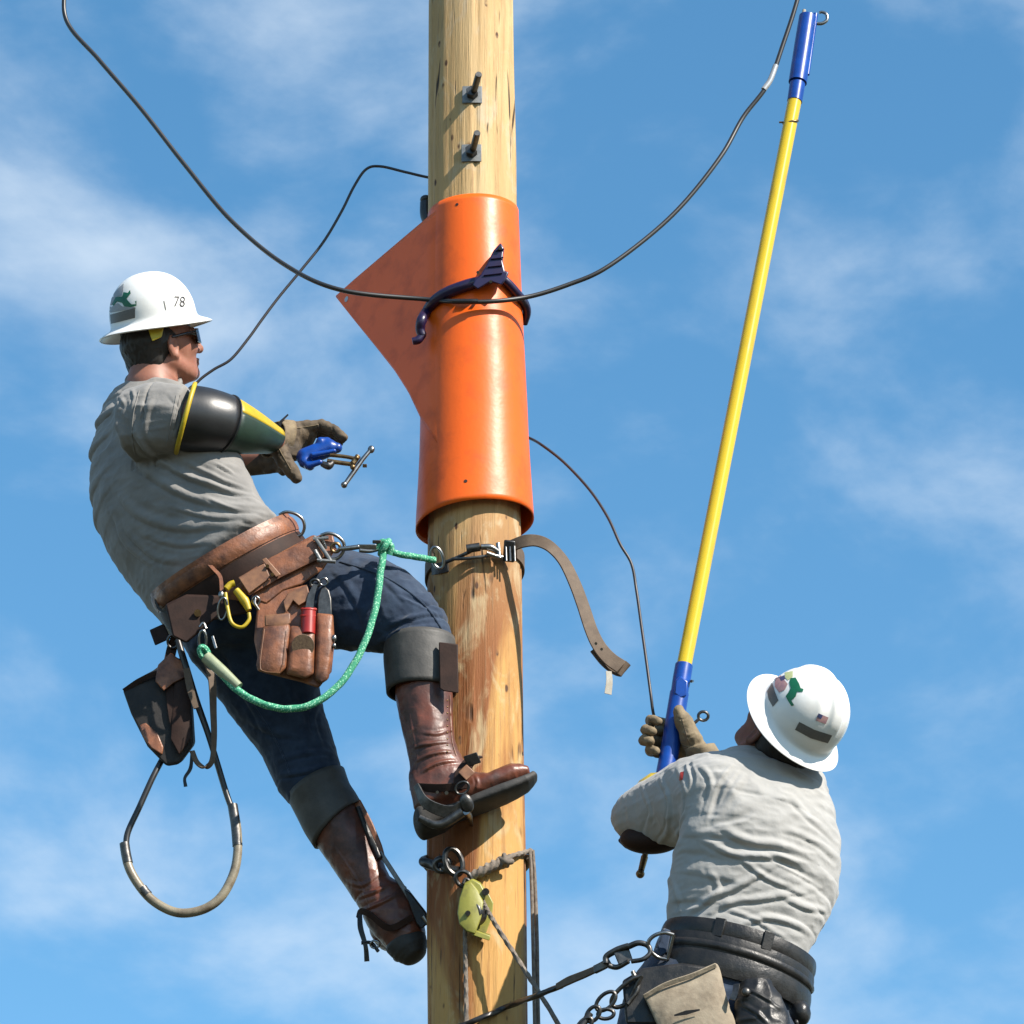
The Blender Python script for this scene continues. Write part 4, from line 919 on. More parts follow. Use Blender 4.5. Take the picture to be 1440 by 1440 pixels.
# rear tab, keeper
g = G(); g.prism([(210, 886), (230, 877), (240, 898), (218, 908)], -.04, .014); g.build('strap_end', M['darkleather'], tb, bevel=.003, sharp=40)
g = G(); g.strap(PL([(225, 830, -.06), (219, 842, -.06), (224, 856, -.06), (236, 862, -.07)]), .008, .006, Dv); g.build('belt_loop', M['blackleather'], tb)
g = G(); g.prism([(232, 850), (262, 836), (330, 838), (350, 862), (300, 872), (262, 905), (242, 895)], -.212, .02); g.build('hip_panel', M['darkleather'], tb, bevel=.006, sharp=40)
g = G(); g.cyl(P(278, 862, -.214), P(278, 862, -.222), .010); g.build('rivet', M['brass'], tb, sharp=30)
g = G(); g.strap(PL([(285, 785, -.205), (300, 800, -.222), (310, 812, -.23), (312, 832, -.24)]), .010, .004, Rv); g.build('leather_thong', M['tan'], tb)
# small snap and key rings
g = G(); g.ring(P(313, 856, -.25), Rv, (Uv * .99 + Rv * .1).normalized(), .0125, .030, .0032); g.ball(P(311, 836, -.25), (.008, .006, .012)); g.build('key_ring', M['steel'], tb)
g = G(); g.tube(PL([(318, 828, -.25), (324, 822, -.25), (330, 820, -.25)]), .009, 10); g.tube(PL([(317, 834, -.25), (320, 855, -.252), (326, 876, -.252), (340, 882, -.252), (350, 872, -.252), (350, 862, -.252)]), .0052, 10); g.tube(PL([(332, 830, -.25), (344, 845, -.25), (350, 858, -.25)]), [.010, .013, .008], 10)
props(g.build('carabiner', M['yellow']), 'yellow snap hook hanging from the brown tool belt', 'carabiner')
g = G(); g.ring(P(360, 845, -.25), Rv, Uv, .010, .012, .003); g.tube(PL([(360, 838, -.25), (358, 848, -.255), (364, 858, -.25)]), .004, 8); g.build('snap_hook', M['steel'], tb)
# tool pouch with holsters
tp = thing('tool_pouch', P(415, 960, -.25), 'brown leather holster with three pockets hanging from the left worker\'s hip', 'tool pouch')
g = G(); g.prism([(362, 842), (400, 828), (432, 822), (438, 850), (462, 870), (470, 905), (466, 945), (448, 968), (425, 960), (366, 945), (357, 900)], -.232, .026); g.build('backing', M['tan'], tp, bevel=.006, sharp=40)
g = G(); g.prism([(405, 834), (432, 822), (436, 842), (420, 852), (412, 844), (402, 862), (398, 846)], -.248, .008); g.build('torn_flap', M['tan_lt'], tp, bevel=.002, sharp=40)
def holster(pts, Y, th, m, name='pocket'):
    g = G(); g.prism(pts, Y, th, bulge=.012); return g.build(name, M[m], tp, bevel=.006, bseg=3, sharp=60)
p1 = holster([(370, 880), (406, 876), (408, 884), (402, 940), (392, 950), (362, 944), (360, 935)], -.262, .028, 'tan')
p2 = holster([(408, 880), (443, 882), (441, 948), (430, 955), (402, 948)], -.258, .028, 'tan')
p3 = holster([(445, 862), (468, 864), (470, 900), (462, 955), (452, 962), (442, 955)], -.250, .03, 'tan')
g = G(); g.prism([(372, 865), (408, 862), (409, 876), (400, 882), (372, 880)], -.262, .012, bulge=.003); g.build('pocket_flap', M['tan_lt'], tp, bevel=.003, sharp=40)
g = G(); g.cyl(P(426, 908, -.268), P(426, 908, -.2735), .031, 28); g.build('stamped_badge', M['stamp'], tp, sharp=30, bevel=.001)
for pts in ([(372, 884), (366, 934), (372, 944), (394, 946)], [(404, 884), (399, 936)]):
    g = G(); g.tube(PL(pts, -.274), .0012, 6); g.build('stitching', M['tan_lt'], tp)
g = G(); g.ball(P(470, 897, -.255), (.007, .006, .010)); g.ball(P(470, 908, -.255), (.006, .006, .008)); g.build('press_stud', M['steel'], tp)
# tools in the pockets
t = thing('screwdriver', P(432, 880, -.25), 'red handled tool standing in the middle pocket of the brown tool pouch', 'hand tool')
g = G(); g.cyl(P(433, 893, -.252), P(434, 858, -.252), .020, 16); g.ring(P(434, 857, -.252), Rv, Dv, .018, .018, .005); g.ring(P(433, 866, -.252), Rv, Dv, .018, .018, .0045); g.build('handle', M['red'], t, bevel=.002, sharp=40)
g = G(); g.strap(PL([(435, 857, -.25), (438, 838, -.25), (444, 822, -.25)]), [.022, .018, .012], .006, Rv); g.ring(P(443, 820, -.25), Rv, Uv, .012, .010, .004); g.build('shank', M['dsteel'], t)
t = thing('folding_rule', P(454, 880, -.245), 'grey rounded knife blade standing in the right pocket of the brown tool pouch', 'hand tool')
g = G(); g.prism([(446, 866), (447, 840), (451, 828), (457, 825), (463, 830), (466, 842), (467, 866)], -.245, .010); g.build('blade', M['dsteel'], t, bevel=.003, sharp=40)
g = G(); g.ring(P(455, 818, -.245), Rv, Uv, .011, .010, .0032); g.build('ring', M['steel'], t)
t.name = 'pocket_knife'

# rear pouch, hanging loops
rp_ = thing('drop_pouch', P(235, 1078, -.05), 'dark leather pouch hanging behind the left worker\'s hip', 'pouch')
g = G(); g.prism([(172, 970), (192, 955), (215, 943), (240, 924), (262, 932), (268, 985), (272, 1048), (252, 1075), (234, 1078), (207, 1050), (184, 1004)], -.075, .085, bulge=.010); g.build('bag', M['matteblack'], rp_, bevel=.008, bseg=3, sharp=50)
g = G(); g.prism([(246, 950), (264, 945), (268, 990), (268, 1040), (252, 1062), (240, 1040), (243, 990)], -.098, .01, bulge=.003); g.build('side_gusset', M['darkleather'], rp_, bevel=.003, sharp=50)
g = G(); g.strap(PL([(174, 972, -.075), (200, 955, -.085), (232, 945, -.095), (262, 950, -.085)]), .014, .006, Uv); g.build('bag_rim', M['darkleather'], rp_)
g = G(); g.prism([(222, 935), (240, 918), (256, 930), (262, 952), (245, 960), (230, 972), (218, 958)], -.105, .008, bulge=.003); g.build('leather_patch', M['tan'], rp_, bevel=.003, sharp=40)
g = G(); g.prism([(196, 1020), (205, 1016), (222, 1030), (230, 1050), (228, 1062), (212, 1052), (200, 1036)], -.085, .010); g.build('leather_patch', M['tan'], rp_, bevel=.004, sharp=40)
g = G(); g.strap(PL([(238, 928, -.08), (244, 905, -.09), (256, 885, -.12)]), .028, .006, Rv); g.strap(PL([(238, 960, -.09), (242, 1000, -.095), (250, 1045, -.085)]), .022, .005, Rv); g.build('hanger', M['darkleather'], rp_)
g = G(); g.ring(P(243, 902, -.10), Rv, Uv, .014, .018, .004); g.build('hanger_ring', M['dsteel'], rp_)
g = G(); g.strap(PL([(270, 1058, -.06), (268, 1080, -.06), (260, 1094, -.06), (261, 1106, -.06)]), [.008, .010, .008, .010], .004, Rv); props(g.build('strap_tail', M['blackleather'], rp_))
lp = thing('rope_loop', P(255, 1285, -.06), 'long teardrop loop with tan sleeve dangling below the left worker\'s pouch', 'rope loop')
g = G(); g.tube(PL([(250, 900, -.10), (262, 940, -.10), (276, 985, -.09), (292, 1030, -.08), (305, 1072, -.07), (318, 1115, -.06), (327, 1140, -.06)]), [.009, .010, .0095, .0085, .0085, .0085, .0085], 10); g.tube(PL([(228, 1068, -.05), (214, 1095, -.06), (196, 1135, -.06), (180, 1170, -.06), (177, 1192, -.06)]), .0085, 10); g.build('dark_cord', M['cable'], lp)
g = G(); g.tube(PL([(176, 1190, -.06), (180, 1216, -.06), (192, 1240, -.06), (212, 1264, -.06), (238, 1280, -.06), (262, 1284, -.06), (290, 1277, -.06), (312, 1260, -.06), (328, 1230, -.06), (334, 1200, -.06), (333, 1165, -.06), (327, 1134, -.06)]), .0125, 14); g.build('clear_sleeve', M['leadloop'], lp)
for a_, b_ in (((175, 1186), (180, 1214)), ((334, 1190), (327, 1132)), ((200, 1249), (208, 1259))):
    g = G(); g.tube([P(*a_, -.06), P((a_[0] + b_[0]) / 2 + (1 if a_[0] > 300 else -.5), (a_[1] + b_[1]) / 2, -.06), P(*b_, -.06)], .0138, 12); g.build('tape_wrap', M['dsteel'], lp)
lp2 = thing('hanging_strap', P(290, 1080, -.1), 'narrow tan strap folded in a loop under the left worker\'s belt', 'strap')
g = G(); g.strap(PL([(290, 925, -.14), (298, 955, -.14), (300, 1000, -.13), (301, 1040, -.12), (298, 1070, -.11), (288, 1079, -.11), (277, 1072, -.11), (270, 1056, -.11)]), [.024, .022, .018, .015, .014, .014, .014, .014], .005, Rv * .9 + Dv * .5); g.build('webbing', M['strap'], lp2)
g = G(); g.strap(PL([(262, 940, -.12), (268, 970, -.12), (276, 996, -.12)]), [.018, .020, .014], .006, Rv); g.build('webbing_end', M['strap'], lp2)

# =================================================================== green lanyard
gl_ = thing('green_lanyard', P(540, 770, -.24), 'green braided lanyard looping from the left worker\'s belt toward the pole', 'lanyard')
g = G(); g.tube(PL([(300, 930, -.27), (316, 953, -.275), (340, 975, -.28), (372, 991, -.285), (405, 997, -.285), (440, 990, -.285), (475, 965, -.28), (500, 930, -.275), (518, 890, -.27), (530, 845, -.262), (535, 805, -.255), (540, 775, -.25), (541, 765, -.24)]), .0098, 14, n=170, twist=(.06, 3, .55)); g.build('rope', M['grope'], gl_)
g = G(); g.tube(PL([(541, 772, -.235), (560, 779, -.23), (590, 784, -.21), (612, 788, -.19)]), .0090, 14, n=50, twist=(.06, 3, .55)); g.build('rope', M['grope'], gl_)
g = G(); g.ring(P(541, 770, -.245), (Uv * .8 + Rv * .5).normalized(), Dv, .020, .02, .0095, 10); g.tube(PL([(530, 772, -.25), (538, 762, -.26), (550, 768, -.26), (547, 780, -.25)]), .009, 10); g.build('knot', M['grope'], gl_)
g = G(); g.tube(PL([(290, 924, -.272), (312, 944, -.276), (336, 966, -.28)]), [.017, .0165, .013], 16); g.build('splice_sleeve', M['gsleeve'], gl_)
g = G(); g.ring(P(287, 918, -.265), Rv, (Uv * .9 - Rv * .3).normalized(), .010, .016, .0085); g.build('eye', M['grope'], gl_)
g = G(); g.ring(P(285, 900, -.25), (Rv).normalized(), Uv, .010, .026, .004); g.tube(PL([(280, 882, -.24), (286, 876, -.24), (290, 884, -.24)]), .004, 8); g.tube(PL([(299, 895, -.235), (304, 912, -.235)]), .004, 8); g.build('snap_link', M['steel'], gl_)
g = G(); g.tube(PL([(476, 772, -.262), (490, 771, -.262), (505, 769, -.26)]), [.006, .0075, .007], 10); g.tube(PL([(505, 774, -.26), (520, 775, -.255), (533, 772, -.25)]), [.006, .006, .006], 10); g.box(P(516, 769, -.258), Rv * .026 - Uv * .0, Uv * .007, Dv * .006); g.build('snap_hook', M['steel'], gl_, bevel=.002)
g = G(); g.ring(P(472, 770, -.262), Rv, Uv, .012, .012, .0045); g.build('hook_eye', M['brass'], gl_)
g = G(); g.box(P(530, 762, -.262), Rv * .012, Uv * .005, Dv * .006); g.build('gate', M['dsteel'], gl_, bevel=.002)

# pole strap with buckle and long free end
ps = thing('pole_strap', on_pole(680, 780, .02), 'brown webbing strap buckled round the pole below the orange sheet with a long free end', 'strap')
cS = Vector((pole_x(P(667, 800).z), 0, P(667, 800).z)); Rr = pole_r(cS.z) + .006
g = G(); tl = Vector((0.10, 0, -.05))
pts = []
for i in range(41):
    a = math.radians(58) + (math.radians(304) - math.radians(58)) * i / 40
    pts.append(Vector((cS.x + Rr * math.sin(a), -Rr * math.cos(a), cS.z + .012 * math.cos(a) + .015 * math.sin(a))))
g.strap(pts, .044, .006, Vector((0, 0, 1)), n=60); g.build('pole_loop', M['strap'], ps)
g = G(); g.ring(P(615, 784, -.19), (Rv * .95 + Uv * .3).normalized(), (Uv * .95 - Rv * .3).normalized(), .016, .030, .0042); g.build('carabiner', M['steel'], ps)
g = G(); g.tube([on_pole(620, 793, .012), on_pole(636, 787, .018), on_pole(652, 780, .02), on_pole(664, 774, .02)], .0055, 8); g.tube([on_pole(636, 786, .025), on_pole(660, 785, .027), on_pole(690, 781, .028)], .0050, 8); g.build('link_rod', M['dsteel'], ps)
g = G(); g.tube([on_pole(656, 772, .03), on_pole(675, 769, .03)], [.0125, .012], 14, n=4); g.build('swivel_barrel', M['dsteel'], ps, sharp=30)
g = G(); g.tube([on_pole(676, 769, .03), on_pole(690, 770, .03), on_pole(702, 777, .03)], [.008, .010, .007], 10); g.tube([on_pole(684, 778, .03), on_pole(696, 782, .03), on_pole(706, 784, .03)], .007, 10); g.tube([on_pole(700, 764, .03), on_pole(702, 785, .032)], .006, 8, n=2); g.build('swivel_hook', M['steel'], ps)
g = G(); g.strap([on_pole(608, 801, .004), on_pole(618, 799, .006), on_pole(630, 796, .008)], .03, .006, Uv); g.build('metal_tab', M['dsteel'], ps)
c = on_pole(716, 775, .03)
g = G(); g.box(c, Rv * .016 - Uv * .002, Uv * .030 + Rv * .002, Dv * .014); g.build('buckle_body', M['rubber'], ps, bevel=.004)
for dx in (-5, 1, 7):
    g = G(); g.tube([P(716 + dx, 762, c.y - .016), P(716 + dx + 1, 789, c.y - .016)], .0028, 8, n=2); g.build('buckle_bar', M['steel'], ps)
g = G(); bp = [(718, 768, -.13), (738, 761, -.15), (757, 761, -.16), (775, 770, -.17), (793, 790, -.17), (808, 820, -.17), (820, 852, -.17), (831, 885, -.17), (842, 908, -.17), (857, 926, -.17), (874, 938, -.17)]
g.strap(PL(bp), [.036, .040, .038, .036, .036, .038, .038, .038, .040, .042, .042], .005, [Uv * .9 + Dv * .4, Uv * .7 + Rv * .3 + Dv * .6, Rv * .9 + Uv * .2 + Dv * .6, Rv * .8 + Uv * .4 + Dv * .5, Rv * .65 + Uv * .7 + Dv * .4], n=120); g.build('free_end', M['strap'], ps, bevel=.0012)
g = G(); g.strap(PL([(874, 938, -.168), (879, 943, -.155), (868, 941, -.145), (852, 930, -.145), (836, 912, -.15)]), [.042, .042, .038, .034, .03], .005, Rv * .65 + Uv * .7 + Dv * .4, n=40); g.build('folded_end', M['strap'], ps, bevel=.001)
g = G(); g.strap(PL([(856, 944, -.18), (857, 958, -.18), (855, 976, -.18)]), [.016, .018, .020], .002, Rv * .9 + Dv * .3); g.build('label_tag', M['pale'], ps)
g = G(); g.cyl(P(846, 913, -.20), P(846, 913, -.19), .004); g.cyl(P(838, 905, -.20), P(838, 905, -.19), .004); g.build('rivet', M['steel'], ps)

# =================================================================== block, rope and sling on the lower pole
sg = thing('pole_sling', on_pole(640, 1222, .02), 'grey rope sling and shackle tied round the lower pole', 'sling')
g = G(); g.tube([P(600, 1208, .0), P(596, 1212, -.07), on_pole(610, 1217, .015), on_pole(628, 1222, .02), on_pole(645, 1224, .02)], [.012, .014, .014, .013, .011], 12); g.build('shackle_bow', M['dsteel'], sg)
g = G(); g.ring(on_pole(638, 1212, .03), (Rv * .9 - Uv * .4).normalized(), (Uv * .9 + Dv * .3).normalized(), .026, .034, .0075); g.ring(on_pole(622, 1216, .03), Rv, Uv, .02, .017, .008); g.build('shackle_ring', M['dsteel'], sg)
g = G(); g.ring(on_pole(652, 1236, .035), (Rv * .7 + Uv * .7).normalized(), (Uv * .7 - Rv * .7).normalized(), .019, .022, .006); g.build('swivel_eye', M['dsteel'], sg)
g = G(); g.tube([on_pole(658, 1234, .02), on_pole(675, 1227, .02), on_pole(692, 1218, .02), on_pole(706, 1212, .02)], [.010, .013, .0135, .013], 12, n=60, twist=(.22, 3, .6)); g.build('splice', M['rope'], sg)
g = G(); g.tube([on_pole(704, 1212, .02), on_pole(722, 1203, .02), on_pole(736, 1199, .01), P(747, 1196, -.04)], .0065, 10, n=40, twist=(.15, 3, .7)); g.build('rope', M['rope'], sg)
f = Field(on_pole(711, 1211, .03) - Vector((.05,) * 3), on_pole(711, 1211, .03) + Vector((.05,) * 3), .0025); kc = on_pole(711, 1211, .028)
for a_ in range(4):
    an = a_ * .9; d1 = (Rv * math.cos(an) + Uv * math.sin(an)) * .017
    f.chain([kc + d1, kc + Dv * -.012, kc - d1 + Uv * .004], [.0065, .0075, .0065], .002)
V, F = f.mesh(); finish('knot', V, F, M['rope'], sg, sharp=180)
g = G(); g.tube([P(745, 1196, -.05), P(747, 1230, -.05), P(749, 1300, -.05), P(752, 1440, -.05), P(758, 1700, -.05), P(770, 2400, -.05)], .0050, 8, n=60); g.tube([P(749, 1196, -.03), P(752, 1240, -.03), P(755, 1320, -.03), P(757, 1440, -.03), P(764, 1700, -.03), P(776, 2400, -.03)], .0055, 8, n=60)
g.build('tail_rope', M['rope'], sg)
# back part of the sling round the pole
zc = P(667, 1212).z; pts = []
for i in range(25):
    a = math.radians(75 + i / 24 * 205); pts.append(Vector((pole_x(zc) + (pole_r(zc) + .008) * math.sin(a), -(pole_r(zc) + .008) * math.cos(a), zc)))
g = G(); g.tube(pts, .0075, 8); g.build('back_rope', M['rope'], sg)

bk = thing('pulley_block', on_pole(668, 1280, .05), 'small lime yellow pulley block hanging on the front of the lower pole', 'pulley')
Yk = on_pole(668, 1280, .0).y
g = G(); outline = [(653, 1243), (662, 1240), (672, 1252), (680, 1268), (677, 1290), (671, 1306), (668, 1314), (656, 1310), (646, 1300), (643, 1284), (646, 1262)]
g.prism(outline, Yk - .055, .008, bulge=.006); g.build('side_plate', M['lime'], bk, bevel=.003, sharp=40)
g = G(); g.prism([(x + 14, y + 2) for x, y in outline[1:-1]], Yk - .012, .007); g.build('side_plate', M['lime'], bk, bevel=.002, sharp=40)
g = G(); g.prism([(652, 1243), (664, 1236), (676, 1243), (684, 1258), (681, 1266), (670, 1258), (660, 1250)], Yk - .05, .040); g.build('top_strap', M['lime'], bk, bevel=.003, sharp=40)
g = G(); g.prism([(666, 1308), (690, 1316), (688, 1323), (664, 1315)], Yk - .048, .04); g.build('bottom_spacer', M['lime'], bk, bevel=.002, sharp=40)
sx = (P(661, 1284, Yk - .045), P(672, 1286, Yk - .015)); g = G(); g.cyl(sx[0], sx[1], .032, 28); g.build('sheave', M['dsteel'], bk, bevel=.004, sharp=40)
g = G(); g.cyl(P(658, 1284, Yk - .07), P(658, 1284, Yk - .05), .007, 12); g.build('axle_bolt', M['dsteel'], bk, sharp=30); g = G(); g.cyl(P(683, 1254, Yk - .06), P(683, 1254, Yk - .03), .010, 10); g.build('axle_bolt', M['dsteel'], bk, sharp=30)
g = G(); g.tube(PL([(651, 1243, Yk - .04), (655, 1236, Yk - .04), (662, 1240, Yk - .04)]), .0045, 8); g.build('shackle', M['dsteel'], bk)
g = G(); g.tube([P(678, 1266, Yk - .035), P(684, 1278, Yk - .04), P(700, 1305, Yk - .05), P(735, 1360, Yk - .07), P(785, 1440, Yk - .1), P(1000, 1800, Yk - .25), P(1350, 2400, Yk - .5)], .0062, 10, n=200, twist=(.16, 3, .6))
props(g.build('fall_line', M['rope']), 'weathered rope slanting down to the right from the yellow pulley', 'rope')
g = G(); g.tube([P(654, 1306, Yk - .03), P(654, 1330, Yk - .02), on_pole(655, 1370, .01), on_pole(656, 1440, .01), on_pole(657, 1600, .01), on_pole(658, 2300, .01)], .0058, 10, n=160, twist=(.16, 3, .6))
props(g.build('fall_line', M['rope']), 'weathered rope running straight down the pole below the yellow pulley', 'rope')

# =================================================================== hot stick
DSH = 0.14
YS0, YS1 = .01, .20
hs = thing('hot_stick', P(938, 1090, YS0), 'long yellow insulated stick with blue ends held upright by the right worker', 'hot stick')
def on_stick(y): t = (1090 - y) / (1090 - 20); return P(np.interp(y, [20, 140, 935, 1090, 1230], [1136.5, 1118, 962, 936, 900]), y, YS0 + (YS1 - YS0) * t)
g = G(); g.tube([on_stick(135), on_stick(400), on_stick(700), on_stick(940)], .0208, 24, n=12); g.build('yellow_tube', M['stick'], hs)
g = G(); g.tube([on_stick(936), on_stick(955), on_stick(985)], [.0245, .0250, .0235], 24, n=4); g.tube([on_stick(975), on_stick(1040), on_stick(1100), on_stick(1150)], [.0262, .0262, .026, .026], 24, n=6); g.build('blue_handle', M['blue'], hs, sharp=30)
g = G(); g.prism([(950, 957), (957, 950), (968, 958), (966, 978), (957, 982), (948, 975)], (on_stick(965).y + DSH) - .03, .03); g.build('locking_collar', M['blue'], hs, bevel=.004, sharp=40)
g = G(); g.cyl(P(972, 958, (on_stick(965).y + DSH) - .02), P(974, 958, (on_stick(965).y + DSH)), .004); g.build('collar_pin', M['steel'], hs)
g = G(); g.tube([on_stick(143), on_stick(118)], [.0225, .0235], 24, n=2); g.tube([on_stick(116), on_stick(60), on_stick(24)], [.0275, .0275, .0265], 24, n=6); g.build('blue_head', M['blue'], hs, sharp=30)
g = G(); g.tube([on_stick(20) + Rv * .022, on_stick(105) + Rv * .026], [.0085, .006], 10, n=3); g.tube([on_stick(24) - Rv * .012, on_stick(110) - Rv * .022], [.006, .004], 8, n=3); g.build('head_rib', M['blue'], hs)
g = G(); g.cyl(P(1130, 22, YS1 - .01), P(1131, 14, YS1 - .01), .0055); g.build('head_pin', M['pale'], hs)
g = G(); g.tube(PL([(1146, 33, YS1), (1156, 33, YS1), (1163, 28, YS1), (1162, 20, YS1), (1156, 17, YS1), (1152, 18, YS1)]), [.0055, .0055, .005, .005, .0045, .004], 10); g.build('hook', M['steel'], hs)
g = G(); g.ring(on_stick(172), (Rv + Uv * .2).normalized(), Dv, .0215, .0215, .004); g.tube([on_stick(172) - Rv * .02, on_stick(172) - Rv * .034], .003, 8, n=2); g.build('guide_clip', M['brass'], hs)
g = G(); g.tube([on_stick(1150), on_stick(1205)], [.010, .008], 12, n=2); g.tube([on_stick(1205), on_stick(1224)], [.010, .0085], 12, n=2); g.ball(on_stick(1229), .012); g.build('end_ferrule', M['brass'], hs)
g = G(); g.tube([on_stick(1020) + Rv * .02, P(975, 1017, .03), P(982, 1012, .03)], .0045, 8); g.ring(P(989, 1007, .03), Rv, Uv, .0135, .012, .0042); g.build('eye_rod', M['dsteel'], hs)

# =================================================================== RIGHT WORKER
w2 = thing('person', P(1030, 1500, -.3), 'worker seen from behind right of the pole in pale grey shirt, black belt', 'person')
YT = -.30
T2 = [((1062, 1055), (1118, 1068), YT + .04, .06, 33, .64), ((1015, 1076), (1145, 1092), YT + .03, .11, 33, .64), ((984, 1114), (1172, 1116), YT + .02, .155, 33, .64), ((965, 1162), (1183, 1160), YT, .175, 33, .64), ((950, 1215), (1181, 1215), YT, .165, 28, .64), ((938, 1265), (1160, 1275), YT, .155, 16, .64), ((940, 1310), (1132, 1345), YT, .155, 6, .64), ((930, 1355), (1118, 1405), YT, .16, 0, .64)]
PEL2 = [((936, 1346), (1132, 1392), YT, .155), ((905, 1370), (1125, 1415), YT, .165), ((872, 1425), (1115, 1470), YT, .165), ((860, 1500), (1100, 1540), YT, .16)]
LEG2 = [((865, 1480), (990, 1500), YT - .06, .11), ((800, 1700), (900, 1730), YT - .02, .085), ((760, 1850), (850, 1860), -.2, .07), ((830, 2150), (900, 2150), -.2, .055)]
LEG3 = [((960, 1480), (1090, 1510), YT + .06, .11), ((900, 1720), (1000, 1740), YT + .12, .085), ((840, 1880), (920, 1880), .0, .07), ((880, 2160), (940, 2160), .0, .055)]
UP2 = Rv * .60 + Uv * .63 - Dv * .50; UP2.normalize(); FW2 = Rv * -.42 + Dv * .68 + Uv * .5
HC2 = P(1101, 1031, YT - .05)
f = Field(*bb(850, 1220, 900, 1560, -.62, .05), .005)
at2, hax2 = head(f, HC2, FW2, UP2, 1.08)
f.cone(at2(-.03, 0, -.04), P(1095, 1085, YT), .062, .072, .03)
f.loft(T2, .02, .02); f.loft(PEL2, .02, .02)
f.chain([P(1015, 1110, YT - .08), P(900, 1152, -.09), P(930, 1120, .01)], [.055, .045, .036], .02)
f.chain([P(1120, 1110, YT + .1), P(1050, 1120, .02), P(988, 1070, .02)], [.055, .042, .022], .02)
V, F = f.mesh(); finish('body', V, F, M['skin2'], w2, sharp=180)
f = Field(*bb(855, 1215, 1020, 1440, -.62, .05), .004)
f.loft(T2[1:], .03); f.cone(P(1030, 1098, YT + .03), P(1120, 1110, YT + .03), .050, .050, .03)
f.cone(P(1030, 1108, YT - .04), P(1005, 1118, YT - .07), .085, .092, .04)
f.loft([((1005, 1062), (998, 1172), -.34, .09), ((980, 1068), (975, 1180), -.28, .093), ((945, 1086), (955, 1185), -.19, .093), ((912, 1102), (928, 1187), -.12, .088), ((892, 1118), (901, 1185), -.08, .078), ((881, 1138), (889, 1180), -.06, .058)], .02, cap=.7)
f.cone(P(1110, 1110, YT + .06), P(1120, 1120, YT + .12), .08, .075, .03); f.chain([P(1120, 1112, YT + .1), P(1050, 1118, -.01), P(1008, 1084, -.04)], [.075, .060, .046], .02)
f.chain([P(893, 1152, -.09), P(916, 1138, -.03)], [.052, .034], .02)
V, F = f.mesh()
FL2 = [([(1012, 1160), (1050, 1182), (1100, 1190), (1160, 1222)], .010, .012), ([(985, 1178), (1030, 1200), (1090, 1205), (1130, 1215)], .010, .010), ([(995, 1160), (1040, 1150), (1060, 1140)], -.006, .010),
       ([(960, 1292), (1000, 1262), (1040, 1245), (1085, 1218)], .010, .010), ([(985, 1290), (1030, 1268), (1080, 1262), (1150, 1248)], .009, .010), ([(1110, 1120), (1138, 1150), (1172, 1180)], .006, .012),
       ([(1040, 1300), (1085, 1290), (1135, 1310), (1155, 1322)], .009, .009), ([(1075, 1200), (1110, 1218), (1150, 1240)], -.008, .008), ([(1000, 1228), (1010, 1250), (990, 1275)], .008, .009), ([(945, 1230), (955, 1262), (958, 1292)], .006, .008),
       ([(1035, 1078), (1012, 1110), (1000, 1150)], -.010, .008), ([(1050, 1085), (1030, 1115), (1010, 1150)], .006, .010), ([(985, 1078), (1000, 1100), (992, 1140)], .008, .008), ([(955, 1082), (966, 1110), (962, 1150), (950, 1180)], .008, .008), ([(930, 1092), (942, 1125), (940, 1165), (925, 1188)], .007, .008),
       ([(905, 1105), (915, 1140), (908, 1180)], .005, .008), ([(970, 1072), (976, 1092), (974, 1112)], -.007, .006), ([(1100, 1260), (1130, 1275), (1160, 1280)], .007, .009), ([(1020, 1278), (1060, 1292), (1110, 1325)], .006, .007), ([(1090, 1165), (1130, 1175), (1172, 1205)], .006, .010), ([(1065, 1310), (1095, 1325), (1125, 1345)], .006, .006), ([(1040, 1205), (1080, 1235), (1140, 1262)], .008, .008)]
V = folds(V, F, [(a, b * .8, c) for a, b, c in FL2], [((8, 8, 14), .004, 33), ((15, 15, 32), .0024, 21), ((30, 30, 62), .0011, 22)])
shirt2 = finish('shirt', V, F, M['shirt2'], w2, sharp=180); sb2 = bvh_of(V, F)
# collar band
g = G(); g.ring(P(1096, 1078, YT + .02), (Rv * .93 - Uv * .36).normalized(), (Dv * .8 + Uv * .5 + Rv * .2).normalized(), .082, .075, .010, 8, 40); g.build('collar', M['shirt2'], shirt2)
decal('sleeve_print', [[(957, 1086), (962, 1085), (960, 1097), (955, 1098)]], sb2, M['red'], shirt2)
f = Field(*bb(740, 1170, 1290, 2200, -.56, .12), .006)
f.loft(PEL2, .03); f.loft(LEG2, .03); f.loft(LEG3, .03)
V, F = f.mesh(); V = folds(V, F, [], [((24, 24, 24), .003, 3)]); finish('jeans', V, F, M['jeans'], w2, sharp=180)
for Lg in (LEG2, LEG3):
    a_ = Lg[-1]; x0 = (a_[0][0] + a_[1][0]) / 2; y0 = a_[0][1]; c0 = P(x0, y0 - 20, a_[2])
    f = Field(c0 - Vector((.35, .2, .3)), c0 + Vector((.2, .25, .2)), .006); f.cone(c0, c0 - Vector((.0, 0, .16)), .06, .05, .02); f.cone(c0 - Vector((0, 0, .16)), c0 - Vector((.17, -.02, .19)), .05, .036, .03)
    V, F = f.mesh(); finish('boot', V, F, M['boot'], w2, sharp=180)
